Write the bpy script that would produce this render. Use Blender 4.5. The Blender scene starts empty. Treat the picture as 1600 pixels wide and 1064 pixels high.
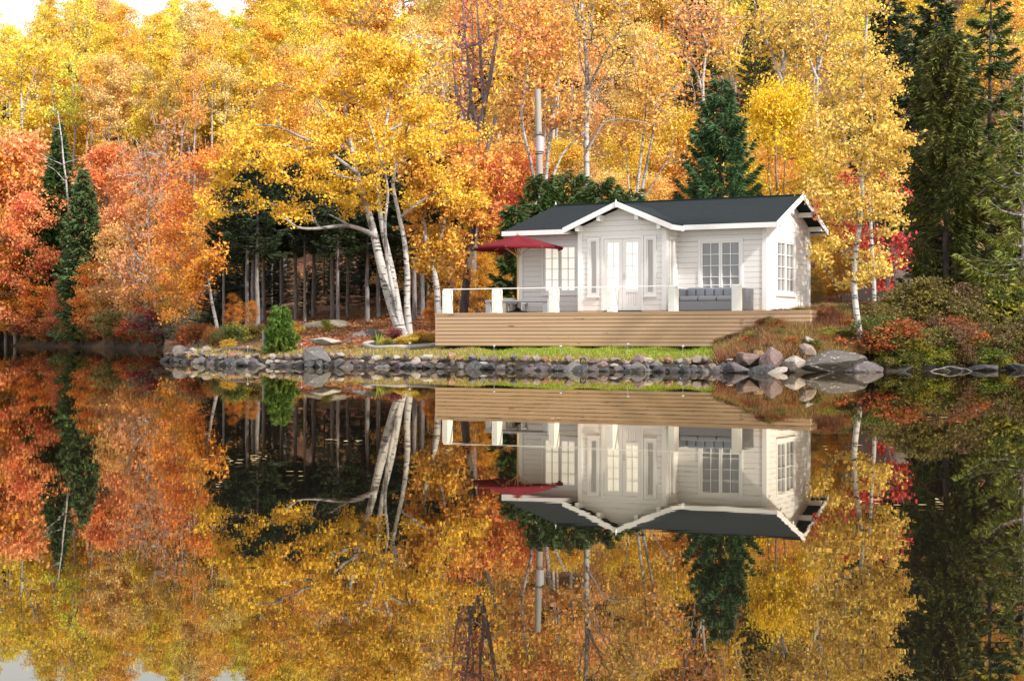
import bpy, bmesh, math, random
import numpy as np
from mathutils import Vector, Matrix, Euler
R_ = math.radians
C = bpy.context.scene.collection
SC = bpy.context.scene

# ---------------------------------------------------------------- camera, sky, sun, exposure
F, CX, HY, CH = 2600.0, 800.0, 526.0, 0.8       # focal length in photo pixels, horizon row, eye height (m)
cam = bpy.data.objects.new('camera', bpy.data.cameras.new('camera'))
C.objects.link(cam)
cam.location = (0, 0, CH)
cam.rotation_euler = (R_(90), 0, 0)
cam.data.lens = F / 1600 * 36
cam.data.sensor_width = 36
cam.data.shift_y = -6 / 1600
cam.data.clip_end = 3000
SC.camera = cam

SUN_EL, SUN_AZ = R_(40), R_(133)                 # azimuth clockwise from +Y
w = bpy.data.worlds.new("World")
SC.world = w
w.use_nodes = True
nt = w.node_tree
sky = nt.nodes.new('ShaderNodeTexSky')
sky.sky_type = 'NISHITA'
sky.sun_disc = False
sky.sun_elevation = SUN_EL
sky.sun_rotation = SUN_AZ
sky.air_density = 1.0
sky.dust_density = 4.0
sky.ozone_density = 1.0
veil = nt.nodes.new('ShaderNodeMix')                # thin bright cloud over the blue
veil.data_type = 'RGBA'
veil.inputs[0].default_value = 0.75
veil.inputs[7].default_value = (5.5, 5.5, 5.6, 1)
nt.links.new(sky.outputs[0], veil.inputs[6])
nt.links.new(veil.outputs[2], nt.nodes['Background'].inputs[0])
nt.nodes['Background'].inputs[1].default_value = 0.15
sl = bpy.data.lights.new('sun', 'SUN')
sl.energy = 3.6
sl.angle = R_(2.5)
sl.color = (1.0, 0.965, 0.90)
so = bpy.data.objects.new('sun', sl)
C.objects.link(so)
so.location = (20, -30, 40)
S = Vector((math.cos(SUN_EL) * math.sin(SUN_AZ), math.cos(SUN_EL) * math.cos(SUN_AZ), math.sin(SUN_EL)))
so.rotation_euler = S.to_track_quat('Z', 'Y').to_euler()
SC.view_settings.view_transform = 'Standard'
SC.view_settings.look = 'None'
SC.view_settings.exposure = 0.94
SC.view_settings.gamma = 1
SC.cycles.max_bounces = 6
SC.cycles.diffuse_bounces = 3
SC.cycles.glossy_bounces = 3
SC.cycles.transmission_bounces = 4
SC.cycles.use_denoising = True

rng = np.random.default_rng(11)

# ---------------------------------------------------------------- terrain function
SHP = [-900, -200, 0, 130, 235, 262, 300, 350, 500, 680, 900, 1100, 1200, 1350, 1600, 1900, 2500]
SHY = [185, 165, 150, 126, 102, 54, 50, 46, 44, 41.6, 38.6, 37.2, 36.8, 37.8, 40, 42, 46]
DS = [-60, -5, 0, .6, 1.5, 3.3, 5, 7, 10, 18, 30, 45, 75, 120, 200, 500]
GP = [-900, 150, 235, 290, 340, 410, 530, 680, 720, 1130, 1210, 1290, 1400, 2500]
_far = [-4, -.8, -.04, .3, .4, .6, .8, 1.2, 2.2, 6, 12, 19, 32, 36, 38, 40]
_240 = [-4, -.8, -.04, .3, .35, .45, .6, .8, 1.0, 2, 5, 10, 20, 31, 36, 38]
_290 = [-4, -0.8, -0.04, 0.22, 0.3, 0.4, 0.45, 0.48, 0.5, 0.6, 0.65, 0.75, 4.3, 17, 33, 40]
_340 = [-4, -0.8, -0.04, 0.22, 0.33, 0.45, 0.5, 0.6, 0.7, 0.95, 1.5, 2.8, 7.5, 19, 35, 44]
_410 = [-4, -0.8, -0.04, 0.22, 0.33, 0.47, 0.6, 0.72, 0.95, 1.35, 2.4, 4.8, 11, 23, 38, 48]
_530 = [-4, -0.8, -0.04, 0.22, 0.33, 0.47, 0.6, 0.72, 0.95, 1.4, 2.8, 6.2, 14, 28, 43, 54]
_680 = [-4, -0.8, -0.04, 0.22, 0.33, 0.47, 0.62, 0.74, 0.95, 1.4, 3, 7, 17, 34, 50, 60]
_deck = [-4, -0.8, -0.04, 0.22, 0.33, 0.47, 0.62, 0.75, 1.0, 1.4, 3.2, 7.5, 18, 35, 52, 64]
_1210 = [-4, -.8, -.04, .35, .62, 1.10, 1.28, 1.32, 1.38, 1.8, 3.5, 8, 18, 36, 54, 66]
_1290 = [-4, -.8, -.04, .35, .62, 1.28, 1.42, 1.5, 1.56, 2.0, 3.6, 8, 18, 36, 54, 66]
_1400 = [-4, -.8, -.04, .28, .45, .85, 1.15, 1.4, 1.65, 2.2, 4, 8, 18, 36, 54, 66]
GT = np.array([_far, _far, _240, _290, _340, _410, _530, _680, _deck, _deck, _1210, _1290, _1400, _1400], float)

def shore(px):
    return np.interp(px, SHP, SHY)

def ground(x, y):
    x = np.atleast_1d(np.asarray(x, float)); y = np.atleast_1d(np.asarray(y, float))
    px = CX + F * x / np.maximum(y, 5)
    d = y - shore(px)
    cols = np.stack([np.interp(px, GP, GT[:, j]) for j in range(len(DS))], -1)
    j = np.clip(np.searchsorted(DS, d) - 1, 0, len(DS) - 2)
    ds = np.array(DS, float)
    t = np.clip((d - ds[j]) / (ds[j + 1] - ds[j]), 0, 1)
    i = np.arange(len(d))
    z = cols[i, j] * (1 - t) + cols[i, j + 1] * t
    # far shore running on behind the point of rocks
    fs = np.interp(px, [-900, -200, 0, 130, 235, 300, 360], [185, 165, 150, 126, 102, 91, 82])
    rows = np.stack([np.interp(px, [-900, 150, 235], [a_, a_, b_]) for a_, b_ in zip(_far, _240)], -1)
    df = y - fs
    jf = np.clip(np.searchsorted(DS, df) - 1, 0, len(DS) - 2)
    tf = np.clip((df - ds[jf]) / (ds[jf + 1] - ds[jf]), 0, 1)
    zf = rows[i, jf] * (1 - tf) + rows[i, jf + 1] * tf
    pen = np.interp(d, [-60, -5, 0, .6, 3, 30, 40], [-4, -.8, -.04, .22, .4, .6, .6]) * np.where(px > 255, 1, 0) + np.where(px > 255, 0, -4)
    zl = np.maximum(zf, pen)
    k = np.clip((px - 300) / 60, 0, 1); k = k * k * (3 - 2 * k)
    z = zl * (1 - k) + z * k
    n = .05 * np.sin(x * 1.9 + y * .7) * np.cos(y * 1.3 - x * .6) + .03 * np.sin(x * 4.1 - y * 2.3)
    return z + n * np.clip(d / 3, 0, 1)

def gz(x, y):
    return float(ground(x, y)[0])

def at(px, Y):                      # ground point seen in photo column px at distance Y
    x = (px - CX) / F * Y
    return np.array([x, Y, gz(x, Y)])

def P(px, py, Y):                   # point seen at (px, py) at distance Y
    return np.array([(px - CX) / F * Y, Y, CH + (HY - py) / F * Y])

# ---------------------------------------------------------------- object helpers
LABELLED = []
def tag(o, label, cat, group=None, kind=None):
    o['label'] = label; o['category'] = cat
    if group: o['group'] = group
    if kind: o['kind'] = kind
    LABELLED.append(o)
    return o

def empty(name, loc, rz=0, sc=1):
    o = bpy.data.objects.new(name, None)
    C.objects.link(o)
    o.location = loc; o.rotation_euler = (0, 0, rz)
    if hasattr(sc, '__len__'): o.scale = sc
    else: o.scale = (sc, sc, sc)
    o.empty_display_size = .2
    return o

def link(name, me, parent=None, mat=None, color=None):
    if mat is not None and not me.materials: me.materials.append(mat)
    o = bpy.data.objects.new(name, me)
    C.objects.link(o)
    if parent is not None: o.parent = parent
    if color is not None: o.color = color if len(color) == 4 else (*color, 0)
    return o

def mesh_np(name, V, Fs, smooth=False):
    """mesh from vertex array and a list of face arrays (m,k)"""
    me = bpy.data.meshes.new(name)
    V = np.asarray(V, np.float32)
    Fs = [np.asarray(f, np.int32) for f in Fs if len(f)]
    nl = sum(f.size for f in Fs); nf = sum(len(f) for f in Fs)
    me.vertices.add(len(V)); me.vertices.foreach_set('co', V.ravel())
    me.loops.add(nl); me.polygons.add(nf)
    me.loops.foreach_set('vertex_index', np.concatenate([f.ravel() for f in Fs]))
    tot = np.concatenate([np.full(len(f), f.shape[1], np.int32) for f in Fs])
    st = np.zeros(nf, np.int32); st[1:] = np.cumsum(tot)[:-1]
    me.polygons.foreach_set('loop_start', st)
    me.polygons.foreach_set('loop_total', tot)
    me.polygons.foreach_set('use_smooth', np.full(nf, smooth, bool))
    me.update(calc_edges=True)
    return me

class MB:
    """collects boxes, tubes, quads; builds ONE mesh"""
    def __init__(s): s.V = []; s.F = {3: [], 4: []}; s.n = 0
    def add(s, V, Fs):
        for f in Fs:
            f = np.asarray(f, np.int32)
            s.F[f.shape[1]].append(f + s.n)
        s.V.append(np.asarray(V, float)); s.n += len(V)
        return s
    def box(s, x0, x1, y0, y1, z0, z1):
        V = [(x, y, z) for z in (z0, z1) for y in (y0, y1) for x in (x0, x1)]
        Q = [(0, 2, 3, 1), (4, 5, 7, 6), (0, 1, 5, 4), (1, 3, 7, 5), (3, 2, 6, 7), (2, 0, 4, 6)]
        return s.add(V, [Q])
    def hexa(s, V):                 # 8 corners in box order
        Q = [(0, 2, 3, 1), (4, 5, 7, 6), (0, 1, 5, 4), (1, 3, 7, 5), (3, 2, 6, 7), (2, 0, 4, 6)]
        return s.add(V, [Q])
    def tube(s, pts, rad, k=6, cap=True):
        pts = np.asarray(pts, float); n = len(pts)
        rad = np.broadcast_to(np.asarray(rad, float), (n,))
        t = np.gradient(pts, axis=0); t /= np.linalg.norm(t, axis=1, keepdims=True) + 1e-9
        m = np.abs(t.mean(0)); ref = np.eye(3)[int(np.argmin(m))]
        a = np.cross(t, ref); a /= np.linalg.norm(a, axis=1, keepdims=True) + 1e-9
        b = np.cross(t, a)
        th = np.arange(k) * 2 * math.pi / k
        V = pts[:, None] + rad[:, None, None] * (a[:, None] * np.cos(th)[None, :, None] + b[:, None] * np.sin(th)[None, :, None])
        V = V.reshape(-1, 3)
        i = np.arange(n - 1)[:, None] * k; j = np.arange(k)[None, :]; j2 = (j + 1) % k
        Q = np.stack([i + j, i + j2, i + k + j2, i + k + j], -1).reshape(-1, 4)
        s.add(V, [Q])
        if cap:
            V2 = np.concatenate([pts[:1], V[:k], pts[-1:], V[-k:]])
            jj = np.arange(k); T = np.concatenate([np.stack([np.zeros(k, int), 1 + (jj + 1) % k, 1 + jj], -1),
                                                   np.stack([np.full(k, k + 1), k + 2 + jj, k + 2 + (jj + 1) % k], -1)])
            s.add(V2, [T])
        return s
    def mesh(s, name, smooth=False):
        return mesh_np(name, np.concatenate(s.V), [np.concatenate(f) for f in s.F.values() if f], smooth)
    def build(s, name, mat, parent=None, smooth=False, color=None, bevel=0):
        me = s.mesh(name, smooth)
        if bevel:
            bm = bmesh.new(); bm.from_mesh(me)
            bmesh.ops.remove_doubles(bm, verts=bm.verts, dist=1e-5)
            bmesh.ops.bevel(bm, geom=bm.edges[:], offset=bevel, segments=2, affect='EDGES', profile=.5)
            bm.to_mesh(me); bm.free()
        return link(name, me, parent, mat, color)

# ---------------------------------------------------------------- materials
def N(nt, typ, **kw):
    n = nt.nodes.new(typ)
    for k, v in kw.items():
        if k.startswith('i_'):
            key = k[2:]
            n.inputs[int(key) if key.isdigit() else key.replace('_', ' ')].default_value = v
        else: setattr(n, k, v)
    return n

def mat(name):
    m = bpy.data.materials.new(name); m.use_nodes = True
    nt = m.node_tree
    return m, nt, nt.nodes['Principled BSDF'], nt.nodes['Material Output']

def ramp(nt, fac, stops, interp='LINEAR'):
    r = N(nt, 'ShaderNodeValToRGB')
    r.color_ramp.interpolation = interp
    e = r.color_ramp.elements
    while len(e) < len(stops): e.new(.5)
    for el, (p, c) in zip(e, stops):
        el.position = p
        el.color = (c, c, c, 1) if not hasattr(c, '__len__') else (*c[:3], 1)
    nt.links.new(fac, r.inputs[0])
    return r

def noise(nt, scale, detail=4, rough=.55, vec=None, stretch=None, obj=True):
    n = N(nt, 'ShaderNodeTexNoise', i_Scale=scale, i_Detail=detail, i_Roughness=rough)
    if vec is None:
        tc = N(nt, 'ShaderNodeTexCoord'); vec = tc.outputs['Object' if obj else 'Generated']
    if stretch:
        mp = N(nt, 'ShaderNodeMapping'); mp.inputs['Scale'].default_value = stretch
        nt.links.new(vec, mp.inputs['Vector']); vec = mp.outputs[0]
    nt.links.new(vec, n.inputs['Vector'])
    return n

def math_(nt, op, a, b=None, clamp=False):
    n = N(nt, 'ShaderNodeMath', operation=op); n.use_clamp = clamp
    for i, v in enumerate((a, b)):
        if v is None: continue
        if isinstance(v, (int, float)): n.inputs[i].default_value = v
        else: nt.links.new(v, n.inputs[i])
    return n.outputs[0]

def mixc(nt, fac, a, b, blend='MIX'):
    n = N(nt, 'ShaderNodeMix', data_type='RGBA', blend_type=blend)
    for sock, v in ((n.inputs[0], fac), (n.inputs[6], a), (n.inputs[7], b)):
        if isinstance(v, (int, float)): sock.default_value = v
        elif hasattr(v, '__len__'): sock.default_value = (*v[:3], 1)
        else: nt.links.new(v, sock)
    return n.outputs[2]

def bump(nt, bsdf, height, strength=.3, dist=.01):
    b = N(nt, 'ShaderNodeBump', i_Strength=strength, i_Distance=dist)
    nt.links.new(height, b.inputs['Height']); nt.links.new(b.outputs[0], bsdf.inputs['Normal'])
    return b

def leaf_mat(name, trans=.3, vmin=.6, vmax=1.35, hue=.035, patch=-.05, pscale=.55, rough=.5):
    m, nt, bs, out = mat(name)
    oi = N(nt, 'ShaderNodeObjectInfo'); geo = N(nt, 'ShaderNodeNewGeometry')
    r = geo.outputs['Random Per Island']
    wn = N(nt, 'ShaderNodeTexWhiteNoise', noise_dimensions='1D'); nt.links.new(r, wn.inputs['W'])
    nz = noise(nt, pscale, 3)
    pt = ramp(nt, nz.outputs['Fac'], [(.47, 0.0), (.58, 1.0)])
    h = math_(nt, 'ADD', math_(nt, 'MULTIPLY', math_(nt, 'SUBTRACT', r, .5), hue), .5)
    h = math_(nt, 'ADD', h, math_(nt, 'MULTIPLY', math_(nt, 'MULTIPLY', pt.outputs[0], oi.outputs['Alpha']), patch))
    v = math_(nt, 'ADD', math_(nt, 'MULTIPLY', wn.outputs['Value'], vmax - vmin), vmin)
    hs = N(nt, 'ShaderNodeHueSaturation')
    nt.links.new(h, hs.inputs['Hue']); nt.links.new(v, hs.inputs['Value']); nt.links.new(oi.outputs['Color'], hs.inputs['Color'])
    nt.links.new(hs.outputs[0], bs.inputs['Base Color'])
    bs.inputs['Roughness'].default_value = rough
    bs.inputs['Specular IOR Level'].default_value = .3
    tr = N(nt, 'ShaderNodeBsdfTranslucent'); nt.links.new(hs.outputs[0], tr.inputs[0])
    mx = N(nt, 'ShaderNodeMixShader'); mx.inputs[0].default_value = trans
    nt.links.new(bs.outputs[0], mx.inputs[1]); nt.links.new(tr.outputs[0], mx.inputs[2])
    nt.links.new(mx.outputs[0], out.inputs['Surface'])
    return m

def bark_mat(name, base, dark, kind='rough'):
    m, nt, bs, out = mat(name)
    if kind == 'birch':
        n1 = noise(nt, 1.0, 4, .6, stretch=(3.5, 3.5, 16))
        f1 = ramp(nt, n1.outputs['Fac'], [(.55, 0.0), (.61, 1.0)])
        n2 = noise(nt, 1.0, 5, .6, stretch=(2.5, 2.5, 1.1))
        f2 = ramp(nt, n2.outputs['Fac'], [(.53, 0.0), (.66, .85)])
        f = math_(nt, 'MAXIMUM', f1.outputs[0], f2.outputs[0])
        n3 = noise(nt, 7, 4)
        light = mixc(nt, n3.outputs['Fac'], base, tuple(c * .72 for c in base))
        col = mixc(nt, f, light, dark)
    else:
        n1 = noise(nt, 1.0, 5, .65, stretch=(9, 9, 1.6))
        f = ramp(nt, n1.outputs['Fac'], [(.35, 0.0), (.65, 1.0)]).outputs[0]
        col = mixc(nt, f, dark, base)
    nt.links.new(col, bs.inputs['Base Color'])
    bs.inputs['Roughness'].default_value = .85
    bump(nt, bs, n1.outputs['Fac'], .6, .02)
    return m

M = {}
M['leaf'] = leaf_mat('autumn_leaf')
M['needle'] = leaf_mat('needle', trans=.12, vmin=.55, vmax=1.5, hue=.05, patch=-.10, pscale=.8, rough=.55)
M['blade'] = leaf_mat('grass_blade', trans=.25, hue=.06, patch=-.045, pscale=.35)
M['birch'] = bark_mat('birch_bark', (.46, .43, .40), (.045, .036, .034), 'birch')
M['limb'] = bark_mat('birch_limb_bark', (.29, .265, .25), (.05, .042, .038), 'birch')
M['grey'] = bark_mat('grey_bark', (.24, .21, .20), (.09, .075, .07))
M['dark'] = bark_mat('dark_bark', (.13, .10, .09), (.045, .035, .03))
M['twig'] = bark_mat('pale_twig', (.36, .33, .31), (.2, .18, .17))

def wood_paint():
    m, nt, bs, out = mat('white_painted_boards')
    n1 = noise(nt, 1, 5, .6, stretch=(1.2, 1.2, 26))
    n2 = noise(nt, 1, 2, .5, stretch=(3, 3, 7))
    knots = ramp(nt, n2.outputs['Fac'], [(.70, 0.0), (.76, 1.0)])
    oi = N(nt, 'ShaderNodeNewGeometry')
    c = mixc(nt, n1.outputs['Fac'], (.71, .695, .672), (.645, .625, .60))
    c = mixc(nt, math_(nt, 'MULTIPLY', oi.outputs['Random Per Island'], .35), c, (.66, .645, .62))
    c = mixc(nt, math_(nt, 'MULTIPLY', knots.outputs[0], .7), c, (.42, .30, .20))
    nt.links.new(c, bs.inputs['Base Color']); bs.inputs['Roughness'].default_value = .55
    bump(nt, bs, n1.outputs['Fac'], .15, .004)
    return m
M['paint'] = wood_paint()

def flat_mat(name, col, rough=.6, metal=0, nscale=12, var=.15, bumpv=.1, spec=.5, stretch=None):
    m, nt, bs, out = mat(name)
    n1 = noise(nt, nscale, 4, .6, stretch=stretch)
    c = mixc(nt, n1.outputs['Fac'], tuple(v * (1 - var) for v in col), tuple(min(1, v * (1 + var)) for v in col))
    nt.links.new(c, bs.inputs['Base Color'])
    bs.inputs['Roughness'].default_value = rough; bs.inputs['Metallic'].default_value = metal
    bs.inputs['Specular IOR Level'].default_value = spec
    if bumpv: bump(nt, bs, n1.outputs['Fac'], bumpv, .005)
    return m
M['trim'] = flat_mat('white_trim_paint', (.72, .71, .69), .5, nscale=5, var=.05, bumpv=.05)
M['post'] = flat_mat('white_post_paint', (.70, .68, .64), .5, nscale=6, var=.07, bumpv=.08)
M['cable'] = flat_mat('white_rail', (.80, .79, .76), .4)
M['frame'] = flat_mat('window_frame_paint', (.70, .69, .665), .45, nscale=5, var=.05, bumpv=.03)
M['umbrella'] = flat_mat('red_canvas', (.115, .003, .009), .8, nscale=40, var=.2, bumpv=.15, spec=.2)
M['pole'] = flat_mat('varnished_pole', (.48, .30, .12), .45, nscale=6, var=.25, stretch=(8, 8, 1))
M['black'] = flat_mat('black_iron', (.015, .015, .016), .5)
M['sofa'] = flat_mat('grey_wicker', (.19, .20, .215), .7, nscale=60, var=.25, bumpv=.5)
M['cushion'] = flat_mat('grey_cushion', (.24, .25, .27), .85, nscale=30, var=.12, bumpv=.3)
M['table'] = flat_mat('grey_table', (.25, .265, .29), .55, nscale=10, var=.12)
M['steel'] = flat_mat('brushed_steel', (.55, .55, .55), .3, 1)
M['cream'] = flat_mat('cream_paint', (.72, .66, .50), .6)
M['polewood'] = flat_mat('weathered_pole', (.29, .27, .24), .85, nscale=3, var=.3, stretch=(10, 10, 1), bumpv=.3)
M['tin'] = flat_mat('tin_plate', (.40, .39, .41), .5, .2, nscale=8)
M['shed'] = flat_mat('weathered_shed_boards', (.26, .21, .19), .85, nscale=2, var=.45, stretch=(14, 14, .8), bumpv=.4)
M['mulch'] = flat_mat('dark_mulch', (.035, .024, .018), .9, nscale=14, var=.6, bumpv=1)
M['kerb'] = flat_mat('pale_edging_stone', (.30, .27, .24), .8, nscale=9, var=.2, bumpv=.3)

def deck_wood():
    m, nt, bs, out = mat('deck_boards')
    g = N(nt, 'ShaderNodeNewGeometry')
    n1 = noise(nt, 1, 5, .6, stretch=(1.0, 6, 22))
    n2 = noise(nt, 1, 2, .5, stretch=(2.2, 3, 8))
    kn = ramp(nt, n2.outputs['Fac'], [(.68, 0.0), (.75, 1.0)])
    c = mixc(nt, n1.outputs['Fac'], (.56, .36, .205), (.38, .225, .125))
    c = mixc(nt, math_(nt, 'MULTIPLY', g.outputs['Random Per Island'], .5), c, (.49, .345, .22))
    c = mixc(nt, math_(nt, 'MULTIPLY', kn.outputs[0], .75), c, (.16, .075, .03))
    nt.links.new(c, bs.inputs['Base Color']); bs.inputs['Roughness'].default_value = .65
    bump(nt, bs, n1.outputs['Fac'], .25, .004)
    return m
M['deck'] = deck_wood()

def roof_mat():
    m, nt, bs, out = mat('dark_slate_shingles')
    n1 = noise(nt, 1, 4, .6, stretch=(3, 3, 26))
    n2 = noise(nt, 60, 2)
    c = mixc(nt, n1.outputs['Fac'], (.004, .006, .007), (.013, .018, .021))
    c = mixc(nt, math_(nt, 'MULTIPLY', n2.outputs['Fac'], .35), c, (.019, .025, .029))
    nt.links.new(c, bs.inputs['Base Color']); bs.inputs['Roughness'].default_value = .9
    bs.inputs['Specular IOR Level'].default_value = .2
    tc = N(nt, 'ShaderNodeTexCoord'); sp_ = N(nt, 'ShaderNodeSeparateXYZ'); nt.links.new(tc.outputs['Object'], sp_.inputs[0])
    saw = math_(nt, 'FRACT', math_(nt, 'MULTIPLY', sp_.outputs['Z'], 1 / .062))
    hgt = math_(nt, 'SUBTRACT', math_(nt, 'MULTIPLY', n1.outputs['Fac'], .6), math_(nt, 'MULTIPLY', saw, .8))
    bump(nt, bs, hgt, .8, .015)
    return m
M['roof'] = roof_mat()

def pane_mat(name, col, glow=0):
    m, nt, bs, out = mat(name)
    n1 = noise(nt, 1.2, 2, .5, stretch=(5, 5, .5))
    c = mixc(nt, n1.outputs['Fac'], tuple(v * .75 for v in col), tuple(min(.9, v * 1.25) for v in col))
    nt.links.new(c, bs.inputs['Base Color'])
    bs.inputs['Roughness'].default_value = .5
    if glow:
        bs.inputs['Emission Color'].default_value = (1, .94, .80, 1); bs.inputs['Emission Strength'].default_value = glow  # emission put into the pane itself to brighten it, no lamp behind
    bs.inputs['Coat Weight'].default_value = 1; bs.inputs['Coat Roughness'].default_value = .03
    return m
M['pane_glow'] = pane_mat('pale_glowing_pane', (.74, .71, .64), .34)  # pale colour and added glow stand in for daylight seen through the glass
M['pane_grey'] = pane_mat('grey_pane', (.20, .205, .21))
M['pane_dim'] = pane_mat('dim_pane', (.36, .34, .32))

def rock_mat():
    m, nt, bs, out = mat('shore_rock')
    oi = N(nt, 'ShaderNodeObjectInfo')
    tc = N(nt, 'ShaderNodeTexCoord')
    ad = N(nt, 'ShaderNodeVectorMath', operation='ADD')
    nt.links.new(tc.outputs['Object'], ad.inputs[0]); nt.links.new(oi.outputs['Location'], ad.inputs[1])
    n1 = noise(nt, 3, 6, .65, vec=ad.outputs[0])
    n2 = noise(nt, 14, 5, .7, vec=ad.outputs[0])
    hs = N(nt, 'ShaderNodeHueSaturation')
    nt.links.new(oi.outputs['Color'], hs.inputs['Color'])
    nt.links.new(math_(nt, 'ADD', math_(nt, 'MULTIPLY', n1.outputs['Fac'], 1.3), .35), hs.inputs['Value'])
    nt.links.new(math_(nt, 'ADD', math_(nt, 'MULTIPLY', oi.outputs['Random'], .06), .47), hs.inputs['Hue'])
    lich = ramp(nt, n2.outputs['Fac'], [(.58, 0.0), (.66, 1.0)])
    c = mixc(nt, math_(nt, 'MULTIPLY', math_(nt, 'MULTIPLY', lich.outputs[0], .7), oi.outputs['Alpha']), hs.outputs[0], (.62, .60, .55))
    nt.links.new(c, bs.inputs['Base Color']); bs.inputs['Roughness'].default_value = .7
    bump(nt, bs, n2.outputs['Fac'], .7, .03)
    return m
M['rock'] = rock_mat()

def ground_mat():
    m, nt, bs, out = mat('forest_floor')
    geo = N(nt, 'ShaderNodeNewGeometry')
    n1 = noise(nt, .35, 5, .6, vec=geo.outputs['Position'])
    n2 = noise(nt, 9, 5, .7, vec=geo.outputs['Position'])
    c = ramp(nt, n2.outputs['Fac'], [(.3, (.022, .014, .009)), (.45, (.075, .038, .02)), (.55, (.15, .068, .032)), (.68, (.26, .14, .06))]).outputs[0]
    moss = ramp(nt, n1.outputs['Fac'], [(.52, 0.0), (.66, .8)])
    c = mixc(nt, moss.outputs[0], c, (.11, .10, .025))
    # the lawn strip between the rocks and the deck: grass colour is an attribute of the ground
    at_ = N(nt, 'ShaderNodeAttribute', attribute_name='lawn')
    g = ramp(nt, n2.outputs['Fac'], [(.3, (.09, .10, .015)), (.5, (.17, .17, .03)), (.7, (.26, .20, .06))])
    c = mixc(nt, at_.outputs['Fac'], c, g.outputs[0])
    mu = N(nt, 'ShaderNodeAttribute', attribute_name='mud')
    c = mixc(nt, mu.outputs['Fac'], c, mixc(nt, n2.outputs['Fac'], (.012, .009, .007), (.06, .045, .034)))
    nt.links.new(c, bs.inputs['Base Color']); bs.inputs['Roughness'].default_value = .9
    bs.inputs['Specular IOR Level'].default_value = .15
    bump(nt, bs, n2.outputs['Fac'], .6, .04)
    return m
M['ground'] = ground_mat()

def water_mat():
    m, nt, bs, out = mat('lake_water')
    tc = N(nt, 'ShaderNodeTexCoord')
    nA = noise(nt, 1, 2, .5, vec=tc.outputs['Object'], stretch=(2.2, 5.0, 1))
    nB = noise(nt, 1, 2, .5, vec=tc.outputs['Object'], stretch=(.25, .5, 1))
    h = math_(nt, 'ADD', math_(nt, 'MULTIPLY', nA.outputs['Fac'], .35), nB.outputs['Fac'])
    b = N(nt, 'ShaderNodeBump', i_Strength=.0032, i_Distance=.10)
    nt.links.new(h, b.inputs['Height'])
    gl = N(nt, 'ShaderNodeBsdfGlossy', i_Roughness=.009); gl.inputs['Color'].default_value = (.95, .89, .76, 1)
    nt.links.new(b.outputs[0], gl.inputs['Normal'])
    df = N(nt, 'ShaderNodeBsdfDiffuse'); df.inputs['Color'].default_value = (.006, .005, .004, 1)
    fr = N(nt, 'ShaderNodeFresnel', i_IOR=2.4)
    nt.links.new(b.outputs[0], fr.inputs['Normal'])
    mx = N(nt, 'ShaderNodeMixShader')
    nt.links.new(fr.outputs[0], mx.inputs[0]); nt.links.new(df.outputs[0], mx.inputs[1]); nt.links.new(gl.outputs[0], mx.inputs[2])
    nt.links.new(mx.outputs[0], out.inputs['Surface'])
    return m
M['water'] = water_mat()

# ---------------------------------------------------------------- ground and water
def build_ground():
    pxs = np.concatenate([np.arange(-1500, 180, 60), np.arange(180, 330, 6), np.arange(330, 1460, 15), np.arange(1460, 3200, 60)]).astype(float)
    ys = np.concatenate([np.arange(8, 34, 4), np.arange(34, 50, .3), np.arange(50, 75, 1), np.arange(75, 200, 4), np.arange(200, 700, 20)])
    PX, Y = np.meshgrid(pxs, ys)
    X = (PX - CX) / F * Y
    Z = ground(X.ravel(), Y.ravel())
    V = np.stack([X.ravel(), Y.ravel(), Z], -1)
    n, m = PX.shape
    i = np.arange(n - 1)[:, None] * m; j = np.arange(m - 1)[None]
    Q = np.stack([i + j, i + j + 1, i + m + j + 1, i + m + j], -1).reshape(-1, 4)
    me = mesh_np('ground', V, [Q], True)
    d = (Y - shore(PX)).ravel(); px = PX.ravel(); yy = Y.ravel()
    lawn = np.clip((px - 480) / 260, 0, 1) * np.clip((1190 - px) / 50, 0, 1) * np.clip((6 - d) / 1.5, 0, 1)
    lawn = np.maximum(lawn, .75 * np.clip((px - 1255) / 20, 0, 1) * np.clip((1400 - px) / 40, 0, 1) * np.clip((d - 4.0) / 1, 0, 1) * np.clip((14 - d) / 3, 0, 1))
    lawn *= np.clip((d - .75) / .3, 0, 1)
    lawn = np.maximum(lawn, .5 * np.clip((d - .8) / .3, 0, 1) * np.clip((px - 330) / 30, 0, 1) * np.clip((720 - px) / 100, 0, 1) * np.clip((3.2 - d) / 1, 0, 1))
    a = me.attributes.new('lawn', 'FLOAT', 'POINT'); a.data.foreach_set('value', lawn.astype(np.float32))
    fs = np.interp(px, [-900, -200, 0, 130, 235, 300, 360], [185, 165, 150, 126, 102, 91, 82])
    mud = np.clip((1.5 - d) / .5, 0, 1)
    mud = np.maximum(mud * np.where(px > 480, 1, 1), np.where(px < 300, np.clip((3 - (yy - fs)) / 1.5, 0, 1) * (yy - fs > -2), 0))
    a = me.attributes.new('mud', 'FLOAT', 'POINT'); a.data.foreach_set('value', (mud * (1 - lawn)).astype(np.float32))
    o = link('ground', me, None, M['ground']); o['kind'] = 'structure'
    wv = MB(); wv.add([(-500, -60, 0), (500, -60, 0), (500, 300, 0), (-500, 300, 0)], [[(0, 1, 2, 3)]])
    o = wv.build('water', M['water']); o['kind'] = 'structure'
build_ground()

# ---------------------------------------------------------------- the house and its deck (local frame: x along the front, y to the back)
TH = R_(29)
HO = np.array([(1197 - CX) / F * 42.7, 42.7])
HU = np.array([math.cos(TH), -math.sin(TH)]); HV = np.array([math.sin(TH), math.cos(TH)])
ZD = 1.43                                           # deck top above the water

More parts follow.
